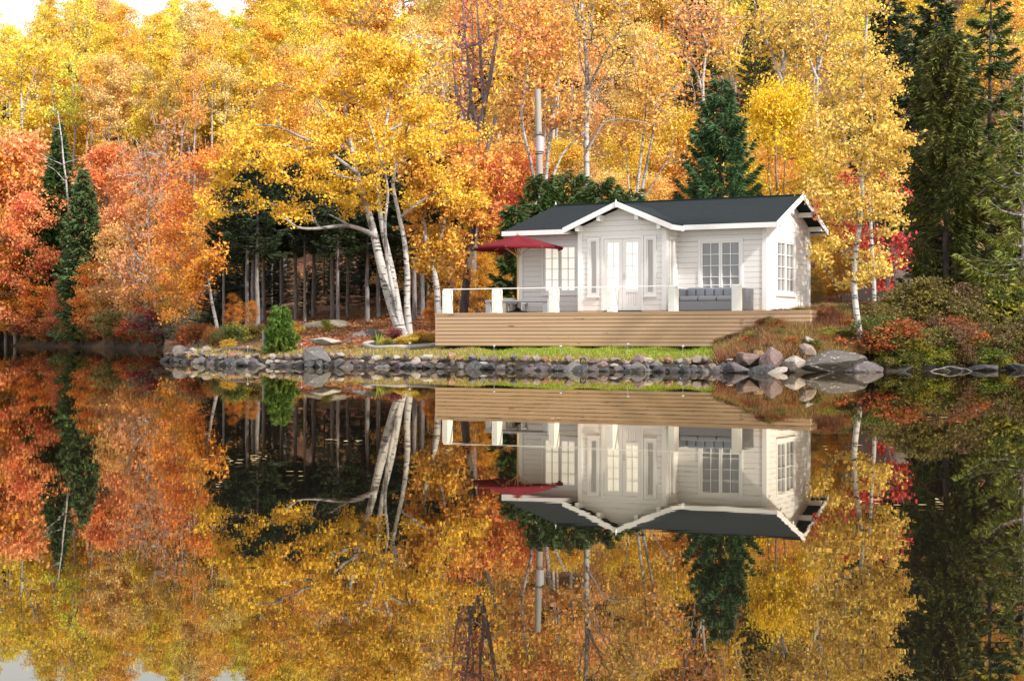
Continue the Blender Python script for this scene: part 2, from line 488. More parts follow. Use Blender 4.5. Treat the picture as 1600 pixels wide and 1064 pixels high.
def hx(px, yl):                                     # local x of photo column px on the line y = yl
    k = (px - CX) / F; b = HO + yl * HV
    return (k * b[1] - b[0]) / (HU[0] - k * HU[1])
def hw(x, y, z=0):
    p = HO + x * HU + y * HV
    return (p[0], p[1], ZD + z)

class WB(MB):
    """boxes in wall coordinates: s along the wall, n outward, z up"""
    def __init__(s, p0, d): super().__init__(); s.p0 = np.array(p0, float); s.d = np.array(d, float); s.nrm = np.array([d[1], -d[0]], float)
    def mesh(s, name, smooth=False):
        V = np.concatenate(s.V)
        xy = s.p0 + V[:, :1] * s.d + V[:, 1:2] * s.nrm
        s.V = [np.concatenate([xy, V[:, 2:]], 1)]
        return super().mesh(name, smooth)

def wall_boards(wb, L, z0, z1, openings=(), span=None, pitch=.14):
    """stacked horizontal boards with V grooves, cut round openings; span(z) gives the gable's s-range"""
    rows = np.arange(z0, z1 - 1e-4, pitch)
    for za in rows:
        zb = min(za + pitch, z1)
        cuts = sorted({za, zb} | {v for o in openings for v in o[2:4] if za < v < zb})
        for a, b in zip(cuts[:-1], cuts[1:]):
            mid = (a + b) / 2
            segs = [(0, L)]
            for (o0, o1, oa, ob) in openings:
                if oa < mid < ob:
                    nxt = []
                    for (p, q) in segs:
                        if o0 > p and o0 < q: nxt.append((p, o0))
                        if o1 > p and o1 < q: nxt.append((o1, q))
                        if o1 <= p or o0 >= q: nxt.append((p, q))
                    segs = nxt
            for (p, q) in segs:
                pa, qa, pb, qb = p, q, p, q
                if span:
                    (l0, h0), (l1, h1) = span(a), span(b)
                    pa, qa, pb, qb = max(p, l0), min(q, h0), max(p, l1), min(q, h1)
                    if qa - pa < .02: continue
                    if qb < pb: pb = qb = (pb + qb) / 2
                c = .008
                wb.hexa([(pa, 0, a + c), (qa, 0, a + c), (pa, -.014, a), (qa, -.014, a), (pb, 0, b - c), (qb, 0, b - c), (pb, -.014, b), (qb, -.014, b)])
                wb.hexa([(pa, -.0145, a), (qa, -.0145, a), (pa, -.05, a), (qa, -.05, a), (pb, -.0145, b), (qb, -.0145, b), (pb, -.05, b), (qb, -.05, b)])

def frame_boxes(wb, s0, s1, z0, z1, t, n0, n1, sill=False):
    wb.box(s0, s0 + t, n0, n1, z0, z1); wb.box(s1 - t, s1, n0, n1, z0, z1)
    wb.box(s0 + t, s1 - t, n0, n1, z1 - t, z1); wb.box(s0 + t, s1 - t, n0, n1, z0, z0 + t)
    if sill: wb.box(s0 - .02, s1 + .02, n0, n1 + .035, z0 - .03, z0 - .0005)

def window(house, p0, d, s0, s1, z0, z1, pane, leaves=2, cols=2, rows=4):
    """casing fixed to the wall, with a sash, glazing bars and panes per casement"""
    a = WB(p0, d); frame_boxes(a, s0 - .07, s1 + .07, z0 - .07, z1 + .07, .07, -.05, .022, True)
    o = a.build('window', M['frame'], house)
    wd = (s1 - s0) / leaves
    for k in range(leaves):
        p, q = s0 + k * wd + .003, s0 + (k + 1) * wd - .003
        t = .042 if leaves > 1 or cols > 1 else .03
        b = WB(p0, d); frame_boxes(b, p, q, z0 + .002, z1 - .002, t, -.045, .006)
        for i in range(1, cols):
            s = p + t + (q - p - 2 * t) * i / cols
            b.box(s - .009, s + .009, -.028, .002, z0 + .002 + t, z1 - .002 - t)
        for j in range(1, rows):
            z = z0 + t + (z1 - z0 - 2 * t) * j / rows
            segs = np.linspace(p + t, q - t, cols + 1)
            for i in range(cols):
                b.box(segs[i] + (.009 if i else 0), segs[i + 1] - (.009 if i < cols - 1 else 0), -.028, .0015, z - .009, z + .009)
        b.build('sash', M['frame'], o)
        g = WB(p0, d); g.box(p + t * .6, q - t * .6, -.034, -.030, z0 + t * .6, z1 - t * .6)
        g.build('pane', pane, o)
    return o

def slab(name, poly, th, m, parent):
    """roof slab: polygon of 3D points extruded straight down"""
    n = len(poly); V = [tuple(p) for p in poly] + [(p[0], p[1], p[2] - th) for p in poly]
    bm = bmesh.new(); vs = [bm.verts.new(v) for v in V]
    bm.faces.new(vs[:n]); bm.faces.new(vs[n:][::-1])
    for i in range(n): bm.faces.new((vs[i], vs[i + n], vs[(i + 1) % n + n], vs[(i + 1) % n]))
    bmesh.ops.recalc_face_normals(bm, faces=bm.faces)
    me = bpy.data.meshes.new(name); bm.to_mesh(me); bm.free()
    return link(name, me, parent, m)

def beam(mb, a, b, up, wdt, hgt):
    """rectangular beam a->b, top edge along the line, hanging down hgt, wdt thick towards side"""
    a, b = np.array(a, float), np.array(b, float); up = np.array(up, float)
    t = (b - a) / np.linalg.norm(b - a); sd = np.cross(t, up); sd /= np.linalg.norm(sd)
    V = []
    for zz in (-hgt, 0):
        for yy in (0, wdt):
            for p in (a, b): V.append(p + up * zz + sd * yy)
    mb.hexa(V)

def build_house():
    loc = hw(0, 0, 0)
    H = empty('cottage', loc, -TH)
    tag(H, 'small white wooden cottage with dark roof standing on the timber deck', 'cottage')
    XL, XR, YB = -7.21, 0.0, 3.40
    BL, BR, B = -4.97, -2.45, .80
    WT = 2.32
    zr = lambda y: 2.346 + .42 * y                  # underside of main roof, front slope
    sB = .406; bx = (BL + BR) / 2; hb = 1.55; zbr = 2.82
    # walls
    w1 = WB((XL, 0), (1, 0)); lw = [(.76, 1.75, .59, 1.85)]
    wall_boards(w1, BL - XL, .05, WT, lw); w1.build('wall', M['paint'], H)
    w2 = WB((BR, 0), (1, 0)); rw = [(.65, 1.75, .59, 1.85)]
    wall_boards(w2, XR - BR, .05, WT, rw); w2.build('wall', M['paint'], H)
    w3 = WB((XR, 0), (0, 1)); sw = [(.81, 2.15, .53, 1.87)]
    def sp(z):
        if z < 2.346: return (0, YB)
        k = (z - 2.346) / .42
        return (k, YB - k)
    wall_boards(w3, YB, .05, 3.03, sw, sp); w3.build('wall', M['paint'], H)
    w4 = WB((XR, YB), (-1, 0)); wall_boards(w4, XR - XL, .05, WT); w4.build('wall', M['paint'], H)
    w5 = WB((XL, YB), (0, -1)); wall_boards(w5, YB, .05, WT); w5.build('wall', M['paint'], H)
    # bay walls
    bw = BR - BL
    ops = [(.33, .54, .50, 1.92), (.74, 1.83, .05, 1.95), (1.98, 2.19, .50, 1.92)]
    f = WB((BL, -B), (1, 0))
    def sb(z):
        k = bw / 2 - max(0, (zbr - .05 - z)) / sB
        k = max(0, k)
        return (k, bw - k)
    wall_boards(f, bw, .05, zbr - .06, ops, sb); f.build('wall', M['paint'], H)
    f = WB((BR, -B), (0, 1)); wall_boards(f, B, .05, WT - .05, [(.30, .50, .50, 1.92)]); f.build('wall', M['paint'], H)
    f = WB((BL, 0), (0, -1)); wall_boards(f, B, .05, WT - .05, [(.30, .50, .50, 1.92)]); f.build('wall', M['paint'], H)
    # corner boards
    for (x, y) in ((XR, 0), (BL, -B), (BR, -B), (XL, 0), (XR, YB), (XL, YB)):
        sx = 1 if x in (XR, BR) else -1; sy = -1 if y <= 0 else 1
        x0, x1 = sorted((x + sx * .022, x - sx * .10)); y0, y1 = sorted((y + sy * .022, y - sy * .05))
        cb = MB(); cb.box(x0, x1, y0, y1, .052, 2.26)
        x0, x1 = sorted((x + sx * .0225, x - sx * .045)); y0, y1 = sorted((y - sy * .0505, y - sy * .12))
        cb.box(x0, x1, y0, y1, .052, 2.26)
        cb.build('corner_board', M['trim'], H)
    sk = MB(); sk.box(XL - .01, XR + .01, .012, YB + .01, 0, .047); sk.box(BL - .01, BR + .01, -B - .01, .0115, 0, .047)
    sk.build('foundation', M['deck'], H)
    # windows
    window(H, (XL, 0), (1, 0), *lw[0], M['pane_glow'])
    window(H, (BR, 0), (1, 0), *rw[0], M['pane_grey'])
    window(H, (XR, 0), (0, 1), *sw[0], M['pane_grey'])
    window(H, (BL, -B), (1, 0), *ops[0], M['pane_dim'], 1, 1, 1)
    window(H, (BL, -B), (1, 0), *ops[2], M['pane_dim'], 1, 1, 1)
    window(H, (BR, -B), (0, 1), .30, .50, .50, 1.92, M['pane_dim'], 1, 1, 1)
    window(H, (BL, 0), (0, -1), .30, .50, .50, 1.92, M['pane_dim'], 1, 1, 1)
    # double door
    s0, s1, z0, z1 = ops[1]
    a = WB((BL, -B), (1, 0)); t = .065
    a.box(s0 - t, s0, -.05, .026, z0, z1 + t); a.box(s1, s1 + t, -.05, .026, z0, z1 + t); a.box(s0, s1, -.05, .0255, z1, z1 + t)
    a.build('door_frame', M['frame'], H)
    a = WB((BL, -B), (1, 0)); a.box(s0 - .03, s1 + .03, -.04, .09, .005, .0495); a.build('door_step', M['black'], H)
    for k in range(2):
        p = s0 + .003 + k * (s1 - s0) / 2; q = s0 - .003 + (k + 1) * (s1 - s0) / 2
        a = WB((BL, -B), (1, 0)); ft = .10
        zt, zm, zl = z1 - .003, .62, z0 + .01
        a.box(p, p + ft, -.04, .004, zl, zt); a.box(q - ft, q, -.04, .004, zl, zt)
        a.box(p + ft, q - ft, -.04, .004, zt - .10, zt); a.box(p + ft, q - ft, -.04, .004, zm - .09, zm); a.box(p + ft, q - ft, -.04, .004, zl, zl + .10)
        gz0, gz1 = zm, zt - .10; gm = (p + q) / 2
        a.box(gm - .009, gm + .009, -.028, .001, gz0, gz1)
        for j in range(1, 4):
            z = gz0 + (gz1 - gz0) * j / 4
            a.box(p + ft, gm - .009, -.028, .0008, z - .009, z + .009); a.box(gm + .009, q - ft, -.028, .0008, z - .009, z + .009)
        nb = 5; wsl = (q - p - 2 * ft) / nb
        for j in range(nb): a.box(p + ft + j * wsl + .004, p + ft + (j + 1) * wsl - .004, -.038, -.012, zl + .10, zm - .09)
        dr = a.build('door', M['frame'], H)
        g = WB((BL, -B), (1, 0)); g.box(p + ft * .8, q - ft * .8, -.034, -.030, gz0 - .02, gz1 + .02); g.build('pane', M['pane_glow'], dr)
        if k == 1:
            h = WB((BL, -B), (1, 0)); h.box(p + .03, p + .06, .0045, .014, .86, 1.04); h.box(p + .035, p + .055, .0145, .05, .965, .985); h.box(p + .035, p + .15, .0505, .066, .966, .984)
            h.build('handle', M['steel'], dr, bevel=.003)
    # roof
    RL, RR, EV = -7.6, .40, -.30; yr = YB / 2; Tk = .055
    ze, zp = zr(EV) + Tk, zr(yr) + Tk; YE = YB - EV
    rf = slab('roof', [(RL, EV, ze), (RR, EV, ze), (RR, yr, zp), (RL + .63, yr, zp)], Tk, M['roof'], H)
    slab('roof', [(RL, YE, ze), (RL + .63, yr, zp), (RR, yr, zp), (RR, YE, ze)], Tk, M['roof'], H)
    slab('roof', [(RL, EV, ze), (RL + .63, yr, zp), (RL, YE, ze)], Tk, M['roof'], H)
    yb = lambda z: (z - Tk - 2.346) / .42
    BF = -1.12; zt = zbr + .055; zeb = zt - sB * hb
    for sgn in (-1, 1):
        e = bx + sgn * hb
        poly = [(bx, BF, zt), (e, BF, zeb), (e, yb(zeb) - .02, zeb), (bx, yb(zt) + .15, zt)]
        if sgn < 0: poly = poly[::-1]
        slab('roof', poly, Tk, M['roof'], H)
    rc = MB(); beam(rc, (RL + .63, yr - .06, zp + .018), (RR, yr - .06, zp + .018), (0, 0, 1), -.12, .03)
    rc.build('ridge_cap', M['roof'], H)
    # fascia, barge boards, purlins, finials
    def one(name, bx6):
        q = MB(); q.box(*bx6); q.build(name, M['trim'], H)
    one('fascia', (RL - .004, bx - hb, EV - .027, EV - .001, ze - .125, ze + .004)); one('fascia', (bx + hb + .001, RR + .022, EV - .027, EV - .001, ze - .125, ze + .004))
    one('fascia', (bx + hb + .001, bx + hb + .026, BF + .001, EV - .0275, zeb - .125, zeb + .004))
    one('fascia', (bx - hb - .026, bx - hb - .001, BF + .001, EV - .0275, zeb - .125, zeb + .004))
    one('fascia', (RL - .004, RR + .022, YE + .001, YE + .027, ze - .125, ze + .004))
    for (p, q) in (((RR, EV - .03, ze - .008), (RR, yr, zp + .012)), ((RR, YE + .03, ze - .008), (RR, yr, zp + .012))):
        V = []; bb = MB()
        for x in (RR + .001, RR + .028):
            for (pp, dz) in ((p, -.125), (q, -.125), (p, .018), (q, .018)): V.append((x, pp[1], pp[2] + dz))
        bb.hexa([V[0], V[1], V[4], V[5], V[2], V[3], V[6], V[7]]); bb.build('barge_board', M['trim'], H)
    for sgn in (-1, 1):
        p, q = (bx + sgn * (hb + .03), zeb - .008), (bx, zt + .012); V = []; bb = MB()
        for y in (BF - .028, BF - .001):
            for (pp, dz) in ((p, -.125), (q, -.125), (p, .018), (q, .018)): V.append((pp[0], y, pp[1] + dz))
        bb.hexa([V[0], V[1], V[4], V[5], V[2], V[3], V[6], V[7]]); bb.build('barge_board', M['trim'], H)
    for (x, y, z) in ((bx, BF - .034, zt), (RR + .034, yr, zp), (RL + .63, yr, zp + .02)):
        fi = MB(); fi.add([(x, y - .03, z - .04), (x + .04, y, z - .04), (x, y + .03, z - .04), (x - .04, y, z - .04), (x, y, z + .10), (x, y, z - .15)],
               [[(0, 1, 4), (1, 2, 4), (2, 3, 4), (3, 0, 4), (1, 0, 5), (2, 1, 5), (3, 2, 5), (0, 3, 5)]]); fi.build('finial', M['trim'], H)
    for y in (.04, .95, 2.45, 3.25):
        z = zr(y if y < yr else YB - y) - .002
        one('purlin', (.001, RR - .02, y, y + .11, z - .17, z - .045))
    for s in (-1.18, -.55, .55, 1.18):
        z = zbr - sB * (abs(s) + .06) - .005
        one('purlin', (bx + s - .05, bx + s + .05, BF + .03, -B - .0005, z - .15, z))

def build_deck():
    D = empty('timber_deck', hw(0, 0, 0), -TH)
    tag(D, 'raised brown timber deck with horizontal cladding and low white railing', 'deck')
    X0, X1, Y0, Y1 = hx(680, -2.4), 2.0, -2.4, 3.6
    fb = MB(); zt = 0.0
    nrow = 9; hgt = .88; ph = hgt / nrow
    r = random.Random(4)
    for k in range(nrow):
        z1 = -.002 - k * ph; z0 = z1 - ph + .015
        x = X0
        while x < X1:
            x2 = min(X1, x + r.uniform(1.7, 3.6))
            if X1 - x2 < .8: x2 = X1
            fb.box(x + .002, x2 - .002, Y0 + r.uniform(0, .002), Y0 + .028, z0, z1); x = x2
        fb.box(X0 + .0, X0 + .028, Y0 + .029, Y1, z0, z1)
        fb.box(X1 - .028, X1, Y0 + .029, Y1, z0, z1)
    fb.build('cladding', M['deck'], D)
    bk = MB(); bk.box(X0 + .04, X1 - .04, Y0 + .04, Y1 - .02, -hgt, -.035); bk.build('frame', M['black'], D)
    fl = MB(); y = Y0 - .01
    while y < Y1:
        fl.box(X0 - .01, X1 + .01, y, y + .125, -.03, -.0012); y += .133
    fl.build('floor_boards', M['deck'], D)
    xs = [hx(px, -2.3) for px in (697.5, 775, 864, 955, 1051, 1150)]
    for x in xs:
        p = MB(); p.box(x - .085, x + .085, Y0 + .02, Y0 + .30, 0, .60); p.box(x - .07, x + .07, Y0 + .035, Y0 + .285, .601, .625)
        o = p.build('railing_post', M['post'], D, bevel=.006)
        for zz in (.10, .48):
            s = MB(); s.tube([(x - .03, Y0 + .021, zz), (x - .03, Y0 + .014, zz)], .011, 6); s.build('bolt', M['steel'], o)
    rl = MB(); rl.box(xs[0] - .12, xs[-1] + .10, Y0 + .13, Y0 + .19, .6255, .65)
    rl.build('handrail', M['cable'], D)
    return D

def build_furniture():
    # sofa
    x0, x1 = hx(1050, -1.45), hx(1160, -1.45)
    s = empty('sofa', hw((x0 + x1) / 2, -1.05, 0), -TH)
    tag(s, 'grey outdoor sofa on the deck under the front window', 'sofa')
    W = (x1 - x0) / 2
    b = MB(); b.box(-W + .2, W - .2, -.40, .18, .03, .27); b.build('base', M['sofa'], s, bevel=.015)
    b = MB(); b.box(-W + .2, W - .2, .181, .40, .03, .60); b.build('backrest', M['sofa'], s, bevel=.02)
    for sg in (-1, 1):
        b = MB(); b.box(min(sg * W, sg * (W - .199)), max(sg * W, sg * (W - .199)), -.405, .40, .03, .59); b.build('armrest', M['sofa'], s, bevel=.02)
    n = 3; cw = (2 * W - .4) / n
    for k in range(n):
        b = MB(); b.box(-W + .205 + k * cw, -W + .195 + (k + 1) * cw, -.415, .05, .272, .40); b.build('seat_cushion', M['cushion'], s, bevel=.04)
        b = MB(); q = 2
        for j in range(q):
            b = MB(); a0 = -W + .206 + (k + j / q) * cw
            b.box(a0, a0 + cw / q - .012, .052, .179, .38, .62); b.build('back_cushion', M['cushion'], s, bevel=.045)
    for sx in (-1, 1):
        for y in (-.35, .33):
            b = MB(); b.box(sx * (W - .1) - .04, sx * (W - .1) + .04, y, y + .06, 0, .0295); b.build('foot', M['black'], s)
    # low table
    x0, x1 = hx(759, -1.5), hx(857, -1.5)
    t = empty('low_table', hw((x0 + x1) / 2, -1.2, 0), -TH)
    tag(t, 'low grey table with slab legs on the deck under the red parasol', 'table')
    W = (x1 - x0) / 2
    b = MB(); b.box(-W, W, -.35, .35, .30, .355); b.build('table_top', M['table'], t, bevel=.006)
    for sg in (-1, 1):
        b = MB(); b.box(min(sg * (W - .01), sg * (W - .16)), max(sg * (W - .01), sg * (W - .16)), -.33, .33, 0, .2995); b.build('leg', M['table'], t, bevel=.006)
    # stool behind the table
    xs = hx(808, -.55)
    t = empty('stool', hw(xs, -.55, 0), -TH)
    tag(t, 'small grey stool half hidden behind the low table', 'stool')
    b = MB(); b.box(-.24, .24, -.2, .2, .26, .30); b.build('seat', M['table'], t, bevel=.005)
    for sx in (-.2, .2):
        for sy in (-.17, .17):
            b = MB(); b.box(sx - .035, sx + .035, sy - .03, sy + .03, 0, .2595); b.build('leg', M['table'], t)
    # cream planter box
    xs = hx(800, .35)
    t = empty('storage_box', hw(-7.85, .2, 0), -TH)
    tag(t, 'small cream storage box with slanted lid beside the cottage wall', 'box')
    b = MB(); b.box(-.22, .22, -.25, .25, 0, .32); b.build('body', M['cream'], t, bevel=.006)
    b = MB(); b.hexa([(-.25, -.28, .321), (.25, -.28, .321), (-.25, .28, .43), (.25, .28, .43), (-.25, -.28, .345), (.25, -.28, .345), (-.25, .28, .455), (.25, .28, .455)])
    b.build('lid', M['cream'], t)
    # parasol
    yl = -.95; xp = hx(809, yl)
    u = empty('parasol', hw(xp, yl, 0), -TH + .25)
    tag(u, 'open dark red parasol on a wooden pole over the deck', 'parasol')
    b = MB(); b.tube([(0, 0, .05), (0, 0, 2.16)], .024, 10); b.build('pole', M['pole'], u, True)
    b = MB(); b.tube([(0, 0, 2.155), (0, 0, 2.19), (0, 0, 2.21)], [.03, .028, .008], 8); b.build('finial', M['pole'], u, True)
    b = MB(); b.tube([(0, 0, 0), (0, 0, .05), (0, 0, .075), (0, 0, .15)], [.30, .29, .12, .045], 16); b.build('base', M['black'], u)
    Rr, za, zr_ = 1.26, 2.13, 1.78; n = 8
    V = []; Fq = []; ns, nr = 8, 6
    for k in range(n * ns):
        a = 2 * math.pi * k / (n * ns); ph = (k % ns) / ns
        edge = math.cos(math.pi / n) / math.cos((ph - .5) * 2 * math.pi / n)
        for j in range(nr + 1):
            f = j / nr
            rr = Rr * f * edge
            z = za + (zr_ - za) * f - .035 * math.sin(math.pi * f) * math.sin(math.pi * ph)
            V.append((rr * math.cos(a), rr * math.sin(a), z))
        V.append((Rr * edge * math.cos(a) * 1.0, Rr * edge * math.sin(a), zr_ - .07))
    m = nr + 2; K = n * ns
    for k in range(K):
        for j in range(m - 1): Fq.append((k * m + j, k * m + j + 1, ((k + 1) % K) * m + j + 1, ((k + 1) % K) * m + j))
    me = mesh_np('canopy', V, [Fq], True)
    o = link('canopy', me, u, M['umbrella'])
    sd = o.modifiers.new('solid', 'SOLIDIFY'); sd.thickness = .004
    for k in range(n):
        a = 2 * math.pi * k / n; c, s_ = math.cos(a), math.sin(a)
        b = MB(); b.tube([(.03 * c, .03 * s_, za - .03), (Rr * 1.01 * c, Rr * 1.01 * s_, zr_ - .025)], .011, 5)
        rb = b.build('rib', M['pole'], u)
        b = MB(); b.tube([(.03 * c, .03 * s_, 1.55), (.58 * c, .58 * s_, za - .03 + (zr_ - za) * .46 - .012)], .009, 5)
        b.build('strut', M['pole'], rb)
    b = MB(); b.tube([(0, 0, 1.50), (0, 0, 1.59)], .045, 10); b.build('hub', M['pole'], u)

build_house(); build_deck(); build_furniture()

# ---------------------------------------------------------------- plant generators
def unit(v): return v / (np.linalg.norm(v, axis=-1, keepdims=True) + 1e-9)

def resample(pts, step):
    pts = np.asarray(pts, float)
    d = np.r_[0, np.cumsum(np.linalg.norm(np.diff(pts, axis=0), axis=1))]
    n = max(3, int(d[-1] / step) + 1)
    # smooth interpolation through the control points
    t = np.linspace(0, d[-1], n)
    out = np.stack([np.interp(t, d, pts[:, k]) for k in range(3)], 1)
    if n > 5:
        sm = out.copy(); sm[1:-1] = (out[:-2] + 2 * out[1:-1] + out[2:]) / 4; out = sm
    return out

def grow(rng, trunks, targets, step=.5, up=.12, wob=.10, rtip=.010, zfree=None, pw=.5, below=.9):
    """trunks: [(points, r0, r1)]; every target gets a twig from the nearest wood. Returns wood chains and twig ends."""
    cap = 60000
    pos = np.zeros((cap, 3)); par = np.full(cap, -1); rad = np.zeros(cap); n = 0
    tch = []
    for (pts, r0, r1) in trunks:
        q = resample(pts, step * .6); m = len(q)
        pos[n:n + m] = q; par[n + 1:n + m] = np.arange(n, n + m - 1)
        rad[n:n + m] = r0 + (r1 - r0) * np.linspace(0, 1, m) ** .8
        tch.append(np.arange(n, n + m)); n += m
    ntr = n
    ok = np.ones(cap, bool)
    if zfree is not None: ok[:n] = pos[:n, 2] > zfree
    targets = np.asarray(targets)
    d0 = np.array([np.min(np.linalg.norm(pos[:ntr] - t, axis=1)) for t in targets])
    chains = []
    for ti in np.argsort(d0):
        t = targets[ti]
        v = pos[:n] - t; d = np.linalg.norm(v, axis=1)
        sc = d + below * np.maximum(0, v[:, 2] + .15 * d) + np.where(ok[:n], 0, 99)
        a = int(np.argmin(sc)); L = d[a]
        m = max(2, int(L / step) + 1)
        s = np.linspace(0, 1, m + 1)[1:, None]
        p0 = pos[a]; c = (p0 + t) / 2 + np.array([0, 0, up * L]) + rng.normal(0, wob * L, 3)
        q = (1 - s) ** 2 * p0 + 2 * s * (1 - s) * c + s * s * t
        if n + m >= cap: break
        pos[n:n + m] = q; par[n] = a; par[n + 1:n + m] = np.arange(n, n + m - 1)
        chains.append(np.r_[a, np.arange(n, n + m)]); n += m
    cnt = np.zeros(n)
    for ch in chains: cnt[ch[-1]] += 1
    for i in range(n - 1, ntr - 1, -1):
        if par[i] >= 0: cnt[par[i]] += cnt[i]
    rad[ntr:n] = rtip * np.maximum(cnt[ntr:], 1) ** pw
    for ch in chains:
        r = rad[ch].copy(); r[0] = min(r[0], r[1] * 1.25); r[1:] = np.minimum(r[1:], rad[ch[0]] * .85 + rtip * .3); rad[ch[1:]] = r[1:]
    return pos[:n], rad[:n], tch, chains

def wood_mesh(name, pos, rad, chains, big=.06):
    mb = MB()
    for ch in chains:
        r = rad[ch].copy(); r[0] = min(r[0], r[1] * 1.3) if len(r) > 1 and r[0] > r[1] * 1.6 else r[0]
        k = 9 if r[0] > big else (5 if r[0] > .02 else 3)
        mb.tube(pos[ch], r, k, cap=r[0] > big)
    return mb.mesh(name, True)

def leaves(rng, P0, size, aspect=.7, up=.35, sizev=.5):
    n = len(P0)
    nn = unit(rng.normal(0, 1, (n, 3)) + np.array([0, -.15, up]))
    a = unit(np.cross(nn, rng.normal(0, 1, (n, 3)))); b = np.cross(nn, a)
    s = size * (1 + rng.uniform(-sizev, sizev, (n, 1))) * .5
    V = np.stack([P0 + a * s, P0 + b * s * aspect + nn * s * .25, P0 - a * s, P0 - b * s * aspect + nn * s * .25], 1).reshape(-1, 3)
    return V, np.arange(4 * n).reshape(-1, 4)

def crown_mesh(rng, name, pos, chains, per, sig, size, tail=3, aspect=.7, up=.35):
    pts = []
    for ch in chains:
        q = pos[ch[-tail:]]
        m = rng.poisson(per)
        if m == 0: continue
        i = rng.integers(0, len(q), m)
        pts.append(q[i] + rng.normal(0, 1, (m, 3)) * np.array([sig, sig, sig * .6]))
    V, Q = leaves(rng, np.concatenate(pts), size, aspect, up)
    return mesh_np(name, V, [Q])

def blob_targets(rng, blobs, n, spread=.0):
    """points inside ellipsoids (center, radii), more of them towards the skin"""
    vol = np.array([r[0] * r[1] * r[2] for c, r in blobs]); vol = vol ** .8
    out = []
    for k in rng.choice(len(blobs), n, p=vol / vol.sum()):
        c, r = blobs[k]
        d = unit(rng.normal(0, 1, 3)); out.append(np.array(c) + d * np.array(r) * rng.uniform(.15, 1) ** .5)
    return np.array(out)

def clumped(rng, centers, per, sig):
    c = np.repeat(centers, per, 0)
    return c + rng.normal(0, 1, c.shape) * np.array([sig, sig, sig * .55])

PROTO = {}
def proto_aspen(v, far):
    r = np.random.default_rng(100 + v)
    H = 14.0; lean = r.normal(0, .35, 2)
    z = np.linspace(-.4, H * .93, 9)
    tr = np.stack([lean[0] * (z / H) ** 1.5 + r.normal(0, .09, 9), lean[1] * (z / H) ** 1.5 + r.normal(0, .09, 9), z], 1)
    tr[0, :2] = tr[1, :2]
    z0 = H * (.28, .44, .34, .5, .3)[v % 5]; Rm = r.uniform(1.6, 2.4)
    cs = []
    for _ in range(30):
        t = r.uniform(0, 1); a = r.uniform(0, 2 * math.pi)
        R = Rm * math.sin(math.pi * (.18 + .74 * t)) * r.uniform(.35, 1.05)
        cs.append((lean[0] * .7 + R * math.cos(a), lean[1] * .7 + R * math.sin(a), z0 + (H - z0) * t))
    T = clumped(r, np.array(cs), 6, .50)
    trunks = [(tr, .15, .03)]
    if v % 3 == 1:
        k = int(4); b = tr[k]; trunks.append(([b, b + (.35, .1, 1.2), b + (.8, .25, 3.0), b + (1.1, .3, 5.0)], .07, .02))
    pos, rad, tch, ch = grow(r, trunks, T, step=.6, up=.05, wob=.07, rtip=.014, zfree=z0 * .75)
    per, size = (40, .19) if far else (54, .13)
    return wood_mesh('trunk', pos, rad, tch + ch), crown_mesh(r, 'crown', pos, ch, per, .30, size)

def proto_maple(v, far):
    r = np.random.default_rng(200 + v)
    H = 10.0
    z = np.linspace(-.4, H * .8, 8)
    tr = np.stack([r.normal(0, .12, 8), r.normal(0, .12, 8), z], 1); tr[0, :2] = tr[1, :2]
    cs = []
    for _ in range(40):
        t = r.uniform(0, 1); a = r.uniform(0, 2 * math.pi)
        R = 2.7 * math.sin(math.pi * (.25 + .68 * t)) * r.uniform(.3, 1.08) ** .7
        cs.append((R * math.cos(a), R * math.sin(a), H * (.16 + .82 * t)))
    T = clumped(r, np.array(cs), 6, .52)
    trunks = [(tr, .15, .03)]
    for k in (2, 3):
        b = tr[k]; a = r.uniform(0, 6.28)
        trunks.append(([b, b + (.5 * math.cos(a), .5 * math.sin(a), .9), b + (1.1 * math.cos(a), 1.1 * math.sin(a), 2.4), b + (1.5 * math.cos(a), 1.5 * math.sin(a), 4)], .08, .025))
    pos, rad, tch, ch = grow(r, trunks, T, step=.5, up=.08, wob=.09, rtip=.011, zfree=H * .1)
    per, size = (48, .20) if far else (70, .13)
    return wood_mesh('trunk', pos, rad, tch + ch), crown_mesh(r, 'crown', pos, ch, per, .36, size, up=.6)

